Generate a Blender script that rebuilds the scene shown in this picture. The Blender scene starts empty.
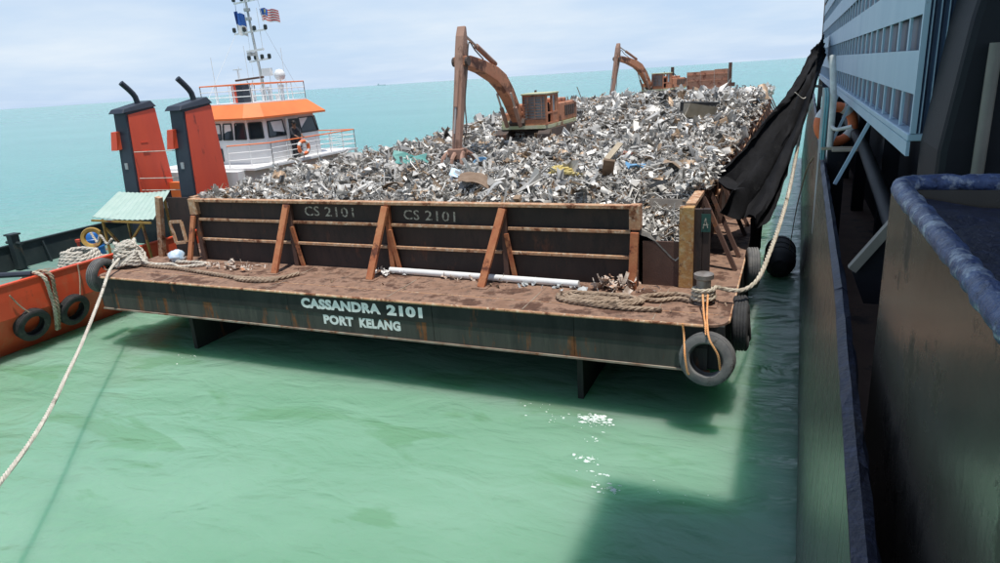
import bpy, math, random
import numpy as np
from mathutils import Vector, Matrix, Euler
R = math.radians
rng = random.Random(7)
nrg = np.random.default_rng(7)
scene = bpy.context.scene
col = scene.collection

# ------------------------------------------------------------------ camera, sky, sun, exposure
# world axes: X to starboard of the barge, Y along the barge away from us, z = 0 at the barge deck
WATER = -2.3
def cam_basis(f=670.0, vp=(795.0, 58.0), slope=-0.0645):
    d1 = Vector((vp[0]-500, vp[1]-281.5, f)).normalized()
    h = Vector((1, slope, 0)).normalized()
    up = h.cross(d1).normalized()
    if up.y > 0: up = -up
    X = d1.cross(up)
    if X.x < 0: X = -X
    return X, d1, up
bX, bY, bZ = cam_basis()
right = Vector((bX.x, bY.x, bZ.x)); upv = -Vector((bX.y, bY.y, bZ.y)); back = -Vector((bX.z, bY.z, bZ.z))
cd = bpy.data.cameras.new('camera'); cam = bpy.data.objects.new('camera', cd); col.objects.link(cam)
m = Matrix.Identity(4)
for i in range(3):
    m[i][0] = right[i]; m[i][1] = upv[i]; m[i][2] = back[i]
m.translation = Vector((0, 0, 5.0))
cam.matrix_world = m
cd.sensor_width = 36; cd.lens = 24.12; cd.clip_start = 0.05; cd.clip_end = 60000
scene.camera = cam

SUN = Vector((0.17, -0.12, 1.0)).normalized()
sl = bpy.data.lights.new('sun', 'SUN'); sl.energy = 4.6; sl.angle = R(0.9); sl.color = (1.0, 0.96, 0.90)
so = bpy.data.objects.new('sun', sl); col.objects.link(so); so.rotation_euler = SUN.to_track_quat('Z', 'Y').to_euler()
so.location = (10, 0, 40)

w = bpy.data.worlds.new('World'); scene.world = w; w.use_nodes = True
nt = w.node_tree; N = nt.nodes; L = nt.links
for n in list(N): N.remove(n)
out = N.new('ShaderNodeOutputWorld'); bg = N.new('ShaderNodeBackground'); bg.inputs['Strength'].default_value = 0.12
sky = N.new('ShaderNodeTexSky'); sky.sky_type = 'NISHITA'; sky.sun_disc = False
sky.sun_elevation = math.asin(SUN.z); sky.sun_rotation = math.atan2(SUN.x, SUN.y)
sky.air_density = 1.0; sky.dust_density = 0.6; sky.ozone_density = 1.5; sky.altitude = 0
tc = N.new('ShaderNodeTexCoord'); sep = N.new('ShaderNodeSeparateXYZ'); L.new(tc.outputs['Generated'], sep.inputs[0])
ad = N.new('ShaderNodeMath'); ad.operation = 'ADD'; ad.inputs[1].default_value = 0.12; L.new(sep.outputs['Z'], ad.inputs[0])
mx = N.new('ShaderNodeMath'); mx.operation = 'MAXIMUM'; mx.inputs[1].default_value = 0.05; L.new(ad.outputs[0], mx.inputs[0])
dv = N.new('ShaderNodeVectorMath'); dv.operation = 'DIVIDE'; L.new(tc.outputs['Generated'], dv.inputs[0]); L.new(mx.outputs[0], dv.inputs[1])
cn = N.new('ShaderNodeTexNoise'); cn.inputs['Scale'].default_value = 0.55; cn.inputs['Detail'].default_value = 6; cn.inputs['Roughness'].default_value = 0.52
L.new(dv.outputs[0], cn.inputs['Vector'])
cr = N.new('ShaderNodeValToRGB'); cr.color_ramp.elements[0].position = 0.38; cr.color_ramp.elements[1].position = 0.72
cr.color_ramp.elements[0].color = (.86, .86, .86, 1); cr.color_ramp.elements[1].color = (1, 1, 1, 1)
L.new(cn.outputs['Fac'], cr.inputs[0])
cl2 = N.new('ShaderNodeValToRGB'); cl2.color_ramp.elements[0].position = .44; cl2.color_ramp.elements[1].position = .72
cl2.color_ramp.elements[0].color = (.48, .62, .82, 1); cl2.color_ramp.elements[1].color = (.66, .74, .83, 1); L.new(cn.outputs['Fac'], cl2.inputs[0])
sc10 = N.new('ShaderNodeVectorMath'); sc10.operation = 'SCALE'; sc10.inputs['Scale'].default_value = 10.0; L.new(cl2.outputs['Color'], sc10.inputs[0])
mixc = N.new('ShaderNodeMix'); mixc.data_type = 'RGBA'; L.new(sc10.outputs[0], mixc.inputs['B'])
hz = N.new('ShaderNodeMapRange'); hz.inputs['From Min'].default_value = 0.0; hz.inputs['From Max'].default_value = 0.75; hz.inputs['To Min'].default_value = 1.0; hz.inputs['To Max'].default_value = 0.30
L.new(sep.outputs['Z'], hz.inputs['Value'])
hm = N.new('ShaderNodeMath'); hm.operation = 'MULTIPLY'; L.new(cr.outputs['Color'], hm.inputs[0]); L.new(hz.outputs[0], hm.inputs[1])
L.new(hm.outputs[0], mixc.inputs['Factor']); L.new(sky.outputs['Color'], mixc.inputs['A'])
L.new(mixc.outputs['Result'], bg.inputs['Color']); L.new(bg.outputs[0], out.inputs['Surface'])

scene.render.engine = 'CYCLES'
scene.view_settings.view_transform = 'Standard'; scene.view_settings.look = 'None'
scene.view_settings.exposure = 0.0; scene.view_settings.gamma = 1.0; scene.view_settings.use_curve_mapping = False

# ------------------------------------------------------------------ materials
MATS = {}
def mat(name, c1, c2=None, rust=None, scale=2.0, rust_amt=0.0, rough=0.6, metal=0.0, bump=0.0, bscale=30.0,
        streak=None, spec=0.5, rscale=1.5, rough2=None, attr=None, objcol=False, c3=None):
    """painted / weathered surface: c1..c2 mottled by noise, rust patches over it, streak = stretch of the pattern"""
    mt = bpy.data.materials.new(name); mt.use_nodes = True
    nt = mt.node_tree; n = nt.nodes; l = nt.links
    p = n['Principled BSDF']
    p.inputs['Roughness'].default_value = rough; p.inputs['Metallic'].default_value = metal
    p.inputs['Specular IOR Level'].default_value = spec
    tc = n.new('ShaderNodeTexCoord'); src = tc.outputs['Object']
    if streak:
        mp = n.new('ShaderNodeMapping'); mp.inputs['Scale'].default_value = streak; l.new(src, mp.inputs['Vector']); srcs = mp.outputs[0]
    else: srcs = src
    def noise(sc, det=6, ro=.6, s=src):
        t = n.new('ShaderNodeTexNoise'); t.inputs['Scale'].default_value = sc; t.inputs['Detail'].default_value = det
        t.inputs['Roughness'].default_value = ro; l.new(s, t.inputs['Vector']); return t.outputs['Fac']
    def ramp(f, a, b, ca=(0, 0, 0, 1), cb=(1, 1, 1, 1)):
        r = n.new('ShaderNodeValToRGB'); r.color_ramp.elements[0].position = a; r.color_ramp.elements[1].position = b
        r.color_ramp.elements[0].color = ca; r.color_ramp.elements[1].color = cb; l.new(f, r.inputs[0]); return r.outputs['Color']
    def mix(f, a, b, mode='MIX'):
        x = n.new('ShaderNodeMix'); x.data_type = 'RGBA'; x.blend_type = mode
        if isinstance(f, float): x.inputs['Factor'].default_value = f
        else: l.new(f, x.inputs['Factor'])
        for k, q in (('A', a), ('B', b)):
            if isinstance(q, tuple): x.inputs[k].default_value = (*q[:3], 1)
            else: l.new(q, x.inputs[k])
        return x.outputs['Result']
    c = c1
    if attr:
        at = n.new('ShaderNodeAttribute'); at.attribute_name = attr; c = at.outputs['Color']
    if objcol:
        oi = n.new('ShaderNodeObjectInfo'); c = oi.outputs['Color']
    if c2: c = mix(ramp(noise(scale, s=srcs), .35, .65), c, c2)
    if c3: c = mix(ramp(noise(scale*3.1, 8, .7, s=srcs), .5, .68), c, c3)
    if rust and rust_amt > 0:
        f = noise(rscale, 10, .68, srcs)
        e = .72-.42*rust_amt
        rf = ramp(f, e, e+.07)
        rc = mix(ramp(noise(rscale*5, 6), .3, .7), rust, tuple(v*.45 for v in rust))
        c = mix(rf, c, rc)
        if rough2 is not None:
            rr = n.new('ShaderNodeMapRange'); l.new(rf, rr.inputs['Value']); rr.inputs['To Min'].default_value = rough; rr.inputs['To Max'].default_value = rough2
            l.new(rr.outputs[0], p.inputs['Roughness'])
    if isinstance(c, tuple): p.inputs['Base Color'].default_value = (*c[:3], 1)
    else: l.new(c, p.inputs['Base Color'])
    if bump > 0:
        b = n.new('ShaderNodeBump'); b.inputs['Strength'].default_value = bump; b.inputs['Distance'].default_value = .02
        l.new(noise(bscale, 5, .65, srcs), b.inputs['Height']); l.new(b.outputs[0], p.inputs['Normal'])
    MATS[name] = mt
    return mt

RUST = (.26, .105, .045)
mat('deck_rust', (.205, .115, .074), (.320, .200, .140), (.125, .060, .036), scale=1.3, rust_amt=.50, rough=.85, bump=.6, bscale=9, rscale=1.3, c3=(.075, .05, .038))
mat('barge_black', (.020, .022, .020), (.040, .042, .037), RUST, scale=.8, rust_amt=.30, rough=.8, bump=.25, bscale=6, streak=(1.6, 1.6, .35), rscale=1.0, rough2=.9, spec=.25, c3=(.040, .040, .036))
mat('barge_green', (.045, .047, .041), (.080, .078, .066), RUST, scale=.9, rust_amt=.36, rough=.8, bump=.25, bscale=6, streak=(2.2, 2.2, .3), rscale=1.2, rough2=.9, spec=.25, c3=(.085, .085, .068))
mat('barge_edge', (.33, .29, .23), (.20, .12, .08), RUST, scale=2, rust_amt=.4, rough=.8, bump=.3)
mat('wall_dark', (.030, .020, .017), (.050, .030, .024), (.12, .05, .03), scale=1.2, rust_amt=.28, rough=.75, bump=.3, bscale=8, streak=(1, 1, .4), c3=(.022, .016, .014))
mat('wall_brown', (.085, .045, .035), (.13, .07, .05), RUST, scale=1.5, rust_amt=.35, rough=.8, bump=.3)
mat('rail_rust', (.38, .18, .095), (.50, .30, .17), (.22, .075, .03), scale=3, rust_amt=.42, rough=.85, bump=.5, bscale=14, rscale=2.2, c3=(.62, .50, .36))
mat('strut_rust', (.38, .115, .048), (.47, .20, .09), (.18, .055, .028), scale=2.5, rust_amt=.4, rough=.85, bump=.45, bscale=14, rscale=2.0)
mat('post_ochre', (.45, .26, .09), (.36, .17, .06), (.20, .075, .03), scale=3, rust_amt=.45, rough=.8, bump=.4, bscale=14, rscale=2.5, c3=(.50, .38, .22))
mat('letter_white', (.86, .85, .82), (.78, .77, .74), (.30, .24, .19), scale=5, rust_amt=.28, rough=.6, rscale=6)
mat('chalk', (.50, .46, .38), (.38, .34, .28), (.10, .07, .05), scale=8, rust_amt=.5, rough=.9, rscale=9)
mat('tyre', (.022, .022, .023), (.045, .044, .042), (.10, .09, .08), scale=4, rust_amt=.3, rough=.85, bump=.35, bscale=20, rscale=3)
mat('tyre_grey', (.10, .10, .10), (.17, .165, .155), (.07, .06, .05), scale=4, rust_amt=.3, rough=.9, bump=.35, bscale=20, rscale=3)
mat('rope', (.42, .36, .27), (.55, .49, .39), (.25, .19, .13), scale=6, rust_amt=.35, rough=.95, bump=.4, bscale=60)
mat('rope_brown', (.27, .19, .13), (.38, .29, .21), (.15, .10, .07), scale=5, rust_amt=.4, rough=.95, bump=.4, bscale=60)
mat('rope_pale', (.62, .58, .50), (.48, .43, .36), (.30, .25, .2), scale=5, rust_amt=.25, rough=.95, bump=.4, bscale=60)
mat('rope_orange', (.70, .30, .10), (.75, .42, .2), scale=6, rough=.9)
mat('white_pipe', (.78, .78, .76), (.66, .66, .64), (.35, .2, .13), scale=3, rust_amt=.2, rough=.45)
mat('debris', (.62, .55, .48), (.40, .30, .23), (.70, .33, .17), scale=6, rust_amt=.4, rough=.9, bump=.5)
mat('steel_worn', (.35, .33, .31), (.22, .19, .17), RUST, scale=5, rust_amt=.35, rough=.5, metal=.5)
mat('scrap_base', (.26, .245, .22), (.42, .395, .355), (.16, .11, .08), scale=4, rust_amt=.4, rough=.8, bump=1.0, bscale=10)
mat('scrap', (.5, .5, .5), rough=.5, metal=.2, attr='Col', bump=.25, bscale=18)
mat('scrap_piece', (.5, .5, .5), rough=.48, metal=.2, objcol=True, bump=.3, bscale=9, rust=(.24, .15, .10), rust_amt=.22, rscale=3)
mat('excavator_paint', (.44, .165, .085), (.50, .235, .13), (.22, .08, .045), scale=1.6, rust_amt=.48, rough=.75, bump=.35, bscale=10, rscale=1.6, c3=(.33, .15, .085))
mat('excavator_arm', (.30, .17, .125), (.37, .22, .16), (.17, .09, .06), scale=1.4, rust_amt=.45, rough=.8, bump=.35, bscale=8, streak=(1, 1, .35))
mat('excavator_dark', (.05, .04, .035), (.10, .065, .05), RUST, scale=3, rust_amt=.35, rough=.7)
mat('excavator_roof', (.42, .45, .24), (.50, .50, .36), RUST, scale=2, rust_amt=.3, rough=.7)
mat('chrome', (.55, .5, .46), (.4, .36, .33), rough=.35, metal=.6)
mat('cab_glass', (.22, .26, .29), (.30, .34, .37), scale=3, rough=.15)
mat('tug_orange', (.72, .085, .030), (.62, .075, .03), (.30, .08, .04), scale=1.0, rust_amt=.22, rough=.5, bump=.1, bscale=4, streak=(1, 1, .4), c3=(.60, .13, .06))
mat('tug_red', (.70, .095, .045), (.62, .082, .045), (.24, .05, .035), scale=.8, rust_amt=.26, streak=(2, 2, .4), rough=.5, bump=.06, bscale=4)
mat('tug_roof', (.85, .22, .06), (.78, .18, .05), (.5, .2, .1), scale=1.0, rust_amt=.15, rough=.5)
mat('tug_navy', (.020, .026, .040), (.03, .037, .052), (.09, .06, .05), scale=1.0, rust_amt=.15, rough=.5)
mat('tug_black', (.012, .022, .024), (.025, .036, .036), (.10, .07, .05), scale=1.5, rust_amt=.25, rough=.6)
mat('tug_white', (.80, .80, .79), (.74, .74, .73), (.5, .33, .22), scale=1.0, rust_amt=.14, rough=.45, streak=(1, 1, .3))
mat('tug_deck', (.10, .20, .17), (.16, .25, .21), (.28, .16, .11), scale=1.2, rust_amt=.35, rough=.8)
mat('glass_dark', (.02, .028, .035), (.035, .045, .05), scale=1, rough=.08)
mat('awning_green', (.33, .45, .39), (.39, .50, .44), (.28, .32, .28), scale=2, rust_amt=.25, rough=.6, bump=.1)
mat('yellow_steel', (.42, .27, .06), (.34, .2, .05), RUST, scale=4, rust_amt=.35, rough=.7)
mat('blue_plastic', (.02, .14, .45), (.03, .18, .52), scale=3, rough=.4)
mat('light_grey', (.45, .47, .47), (.36, .38, .38), scale=3, rough=.6)
mat('lifebuoy', (.80, .20, .07), (.72, .17, .06), (.5, .2, .1), scale=5, rust_amt=.2, rough=.55)
mat('band_white', (.78, .77, .74), (.62, .6, .57), scale=8, rough=.6)
mat('tarp', (.008, .008, .009), (.014, .014, .016), (.035, .035, .034), scale=2.5, rust_amt=.2, rough=.85, bump=.5, bscale=12, spec=.2)
mat('ship_hull', (.078, .064, .053), (.105, .086, .070), (.055, .044, .037), scale=1.4, rust_amt=.35, rough=.27, bump=.15, bscale=7, streak=(6, 6, .22), rscale=1.6, rough2=.4)
mat('ship_plate', (.070, .062, .052), (.098, .086, .072), (.046, .038, .032), scale=1.7, rust_amt=.40, rough=.24, bump=.14, bscale=5, streak=(1.0, 1.0, .8), rscale=2.2, rough2=.5)
mat('ship_navy', (.008, .010, .028), (.014, .018, .045), (.03, .025, .03), scale=5, rust_amt=.3, rough=.45, bump=.9, bscale=22, rscale=6, c3=(.035, .045, .10))
mat('lip_blue', (.035, .058, .16), (.10, .15, .30), (.45, .51, .62), scale=8, rust_amt=.42, rough=.28, bump=1.0, bscale=26, rscale=9, c3=(.02, .03, .08))
mat('ship_deck', (.12, .07, .05), (.16, .095, .07), (.07, .045, .04), scale=2, rust_amt=.35, rough=.75, bump=.4, bscale=9)
mat('ship_paleblue', (.36, .50, .62), (.43, .56, .67), (.36, .30, .26), scale=1.5, rust_amt=.13, rough=.5, bump=.08, bscale=6, streak=(1, 1, .4), rscale=3)
mat('ship_midblue', (.035, .055, .105), (.05, .075, .13), (.05, .06, .09), scale=2, rust_amt=.2, rough=.5)
mat('ship_dark', (.007, .008, .011), (.013, .014, .019), (.03, .022, .018), scale=1.2, rust_amt=.25, rough=.6, bump=.15, spec=.25)
mat('ship_beige', (.22, .19, .165), (.17, .15, .13), RUST, scale=3, rust_amt=.2, rough=.6)
mat('hose_teal', (.12, .32, .34), (.16, .38, .38), scale=4, rough=.5)
mat('fender_black', (.010, .010, .011), (.02, .02, .02), scale=3, rough=.7, bump=.2)
mat('fender_beige', (.46, .38, .30), (.36, .29, .22), (.18, .12, .09), scale=4, rust_amt=.35, rough=.8)
mat('skin', (.22, .11, .065), rough=.55)
mat('hair', (.012, .010, .009), rough=.6)
mat('cloth_dark', (.02, .022, .028), (.035, .036, .045), scale=12, rough=.9)
mat('cloth_grey', (.09, .10, .12), (.12, .13, .15), scale=12, rough=.9)
mat('flag_red', (.62, .06, .06), rough=.8); mat('flag_white', (.75, .74, .73), rough=.8); mat('flag_blue', (.03, .12, .42), rough=.8); mat('flag_yellow', (.8, .6, .05), rough=.8)
mat('sign_green', (.015, .06, .05), (.02, .075, .06), scale=5, rough=.5)
mat('foam', (.76, .81, .78), (.58, .68, .62), scale=8, rough=.8)
mat('bulkhead_rust', (.42, .19, .115), (.50, .27, .18), (.27, .10, .06), scale=1.2, rust_amt=.4, rough=.85, bump=.3, bscale=5)
mat('far_grey', (.55, .62, .66), rough=.8)
mat('bag_white', (.75, .78, .80), (.30, .50, .70), scale=6, rough=.5)
mat('scrap_yellow', (.62, .48, .14), (.5, .42, .2), scale=6, rough=.7); mat('scrap_blue', (.10, .28, .50), (.16, .36, .56), scale=5, rough=.5)
mat('scrap_teal', (.07, .26, .24), (.12, .32, .28), scale=5, rough=.5); mat('scrap_red', (.45, .07, .05), (.35, .08, .05), scale=5, rough=.6)
mat('scrap_black', (.03, .032, .034), (.06, .06, .06), scale=3, rough=.6); mat('scrap_brown', (.17, .11, .07), (.25, .175, .12), scale=4, rough=.8, bump=.4)
mat('scrap_tan', (.36, .29, .20), (.44, .37, .27), scale=4, rough=.8, bump=.4)
mat('tray_grey', (.20, .18, .16), (.28, .24, .20), RUST, scale=3, rust_amt=.3, rough=.7)

# ------------------------------------------------------------------ mesh helpers
def V(*a): return Vector(a)
class MB:
    def __init__(s): s.v = []; s.f = []
    def add(s, vs, fs):
        o = len(s.v); s.v += [tuple(x) for x in vs]; s.f += [tuple(i+o for i in f) for f in fs]; return s
    def box(s, x0, x1, y0, y1, z0, z1):
        return s.add([(x0,y0,z0),(x1,y0,z0),(x1,y1,z0),(x0,y1,z0),(x0,y0,z1),(x1,y0,z1),(x1,y1,z1),(x0,y1,z1)],
                     [(3,2,1,0),(4,5,6,7),(0,1,5,4),(1,2,6,5),(2,3,7,6),(3,0,4,7)])
    def bar(s, a, b, w, h, up=(0,0,1), w2=None, h2=None):
        a = V(*a); b = V(*b); d = (b-a).normalized(); u = V(*up)
        if abs(d.dot(u)) > .98: u = V(0,1,0)
        r = d.cross(u).normalized(); u = r.cross(d).normalized()
        w2 = w if w2 is None else w2; h2 = h if h2 is None else h2
        vs = []
        for p, ww, hh in ((a, w, h), (b, w2, h2)):
            for sx, sy in ((-1,-1),(1,-1),(1,1),(-1,1)): vs.append(p+r*(ww/2*sx)+u*(hh/2*sy))
        return s.add(vs, [(3,2,1,0),(4,5,6,7),(0,1,5,4),(1,2,6,5),(2,3,7,6),(3,0,4,7)])
    def tube(s, pts, r, n=8, closed=False, caps=True):
        pts = [V(*p) for p in pts]; k = len(pts)
        rr = r if isinstance(r, (list, tuple)) else [r]*k
        o = len(s.v); prev = None
        for i in range(k):
            if closed: d = pts[(i+1) % k]-pts[i-1]
            else: d = pts[min(i+1, k-1)]-pts[max(i-1, 0)]
            d.normalize()
            if prev is None:
                u = V(0,0,1) if abs(d.z) < .9 else V(1,0,0)
            else: u = prev
            a = d.cross(u).normalized(); u = a.cross(d).normalized(); prev = u
            for j in range(n):
                t = 2*math.pi*j/n; s.v.append(tuple(pts[i]+(a*math.cos(t)+u*math.sin(t))*rr[i]))
        for i in range(k if closed else k-1):
            i2 = (i+1) % k
            for j in range(n):
                j2 = (j+1) % n; s.f.append((o+i*n+j, o+i*n+j2, o+i2*n+j2, o+i2*n+j))
        if caps and not closed:
            s.f.append(tuple(o+j for j in range(n))[::-1]); s.f.append(tuple(o+(k-1)*n+j for j in range(n)))
        return s
    def lathe(s, prof, n=24, c=(0,0,0), axis='Z', closed=False):
        o = len(s.v); k = len(prof)
        for j in range(n):
            t = 2*math.pi*j/n; ct, st = math.cos(t), math.sin(t)
            for r, h in prof:
                p = {'Z': (r*ct, r*st, h), 'X': (h, r*ct, r*st), 'Y': (r*st, h, r*ct)}[axis]
                s.v.append((p[0]+c[0], p[1]+c[1], p[2]+c[2]))
        for j in range(n):
            j2 = (j+1) % n
            for i in range(k if closed else k-1):
                i2 = (i+1) % k; s.f.append((o+j*k+i, o+j2*k+i, o+j2*k+i2, o+j*k+i2))
        return s
    def prism(s, poly, ext):
        o = len(s.v); n = len(poly); e = V(*ext)
        s.v += [tuple(p) for p in poly]; s.v += [tuple(V(*p)+e) for p in poly]
        s.f.append(tuple(range(o+n-1, o-1, -1))); s.f.append(tuple(range(o+n, o+2*n)))
        for i in range(n): j = (i+1) % n; s.f.append((o+i, o+j, o+n+j, o+n+i))
        return s
    def loft(s, rings, cap=True, closed=True):
        o = len(s.v); n = len(rings[0])
        for r in rings: s.v += [tuple(p) for p in r]
        for i in range(len(rings)-1):
            for j in range(n if closed else n-1):
                j2 = (j+1) % n; s.f.append((o+i*n+j, o+i*n+j2, o+(i+1)*n+j2, o+(i+1)*n+j))
        if cap:
            s.f.append(tuple(o+j for j in range(n))[::-1]); s.f.append(tuple(o+(len(rings)-1)*n+j for j in range(n)))
        return s
    def sheet(s, grid, th):
        """grid[i][j] of points -> sheet with thickness th"""
        ni, nj = len(grid), len(grid[0]); o = len(s.v)
        P = [[V(*p) for p in row] for row in grid]
        for side in (.5, -.5):
            for i in range(ni):
                for j in range(nj):
                    a = P[min(i+1,ni-1)][j]-P[max(i-1,0)][j]; b = P[i][min(j+1,nj-1)]-P[i][max(j-1,0)]
                    q = a.cross(b); q = q.normalized() if q.length > 1e-9 else V(0,0,1)
                    s.v.append(tuple(P[i][j]+q*(th*side)))
        m_ = ni*nj; I = lambda i, j, k=0: o+k*m_+i*nj+j
        for i in range(ni-1):
            for j in range(nj-1):
                s.f.append((I(i,j), I(i+1,j), I(i+1,j+1), I(i,j+1))); s.f.append((I(i,j,1), I(i,j+1,1), I(i+1,j+1,1), I(i+1,j,1)))
        for i in range(ni-1):
            for j in (0, nj-1): s.f.append((I(i,j), I(i,j,1), I(i+1,j,1), I(i+1,j)))
        for j in range(nj-1):
            for i in (0, ni-1): s.f.append((I(i,j), I(i,j+1), I(i,j+1,1), I(i,j,1)))
        return s
    def xf(s, M):
        s.v = [tuple(M @ V(*p)) for p in s.v]; return s
    def mesh(s, name, mt, smooth=False):
        me = bpy.data.meshes.new(name); me.from_pydata(s.v, [], s.f)
        if mt: me.materials.append(MATS[mt] if isinstance(mt, str) else mt)
        if smooth:
            me.polygons.foreach_set('use_smooth', [True]*len(me.polygons))
            me.update()
            try: me.set_sharp_from_angle(angle=R(40))
            except Exception: pass
        me.update(); return me
    def build(s, name, mt, parent=None, smooth=False, bevel=0):
        o = bpy.data.objects.new(name, s.mesh(name, mt, smooth)); col.objects.link(o)
        if parent is not None:
            o.parent = parent
            o.matrix_parent_inverse = world_of(parent).inverted()
        if bevel:
            b = o.modifiers.new('bevel', 'BEVEL'); b.width = bevel; b.segments = 2; b.limit_method = 'ANGLE'
        return o
def world_of(o):
    mw = o.matrix_basis.copy()
    if o.parent is not None: mw = world_of(o.parent) @ o.matrix_parent_inverse @ mw
    return mw
def tag(o, label=None, cat=None, group=None, kind=None):
    if label: o['label'] = label
    if cat: o['category'] = cat
    if group: o['group'] = group
    if kind: o['kind'] = kind
    return o
def thing(name, loc, label, cat, group=None, rz=0):
    o = bpy.data.objects.new(name, None); col.objects.link(o); o.location = loc; o.rotation_euler = (0, 0, rz); o.empty_display_size = .3
    return tag(o, label, cat, group)
def copy_tree(o, parent=None):
    c = o.copy(); col.objects.link(c)
    if parent is not None: c.parent = parent; c.matrix_parent_inverse = o.matrix_parent_inverse.copy()
    for ch in list(o.children): copy_tree(ch, c)
    return c
def place(me, name, parent=None, loc=(0,0,0), rot=(0,0,0), sc=(1,1,1)):
    o = bpy.data.objects.new(name, me); col.objects.link(o); o.location = loc; o.rotation_euler = rot; o.scale = sc
    if parent is not None: o.parent = parent; o.matrix_parent_inverse = world_of(parent).inverted()
    return o
def spline(pts, step):
    P = [V(*p) for p in pts]; P = [P[0]*2-P[1]]+P+[P[-1]*2-P[-2]]; outp = []
    for i in range(1, len(P)-2):
        a, b, c, d = P[i-1], P[i], P[i+1], P[i+2]
        n = max(2, int((c-b).length/step))
        for k in range(n):
            t = k/n
            outp.append(.5*((2*b)+(c-a)*t+(2*a-5*b+4*c-d)*t*t+(3*b-a-3*c+d)*t**3))
    outp.append(P[-2]); return outp
def rope_mb(pts, r, mb=None, strands=3, pitch=7.0):
    """laid rope: twisted strands round the spline"""
    mb = mb or MB(); c = spline(pts, r*1.1); k = len(c); prev = None; dist = 0; S = [[] for _ in range(strands)]
    for i in range(k):
        d = (c[min(i+1,k-1)]-c[max(i-1,0)]).normalized()
        u = prev if prev is not None else (V(0,0,1) if abs(d.z) < .9 else V(1,0,0))
        a = d.cross(u).normalized(); u = a.cross(d).normalized(); prev = u
        if i: dist += (c[i]-c[i-1]).length
        ph = dist/(r*pitch)*2*math.pi
        for q in range(strands):
            t = ph+q*2*math.pi/strands; S[q].append(c[i]+(a*math.cos(t)+u*math.sin(t))*r*.5)
    for q in S: mb.tube(q, r*.56, 5)
    return mb
def text_mesh(s, size, mt, width=None, height=None, bold=0.0, depth=.0008):
    cu = bpy.data.curves.new('lettering', 'FONT'); cu.body = s; cu.size = size; cu.offset = bold; cu.extrude = depth; cu.resolution_u = 3
    cu.space_character = 1.08
    o = bpy.data.objects.new('lettering', cu); col.objects.link(o)
    dg = bpy.context.evaluated_depsgraph_get(); dg.update()
    me = bpy.data.meshes.new_from_object(o.evaluated_get(dg)); bpy.data.objects.remove(o); bpy.data.curves.remove(cu)
    co = np.empty(len(me.vertices)*3); me.vertices.foreach_get('co', co); co = co.reshape(-1, 3)
    mn, mxx = co.min(0), co.max(0); co[:, 0] -= mn[0]; co[:, 1] -= mn[1]
    if width: co[:, 0] *= width/(mxx[0]-mn[0])
    if height: co[:, 1] *= height/(mxx[1]-mn[1])
    me.vertices.foreach_set('co', co.reshape(-1)); me.materials.clear(); me.materials.append(MATS[mt]); me.update(); return me

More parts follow.
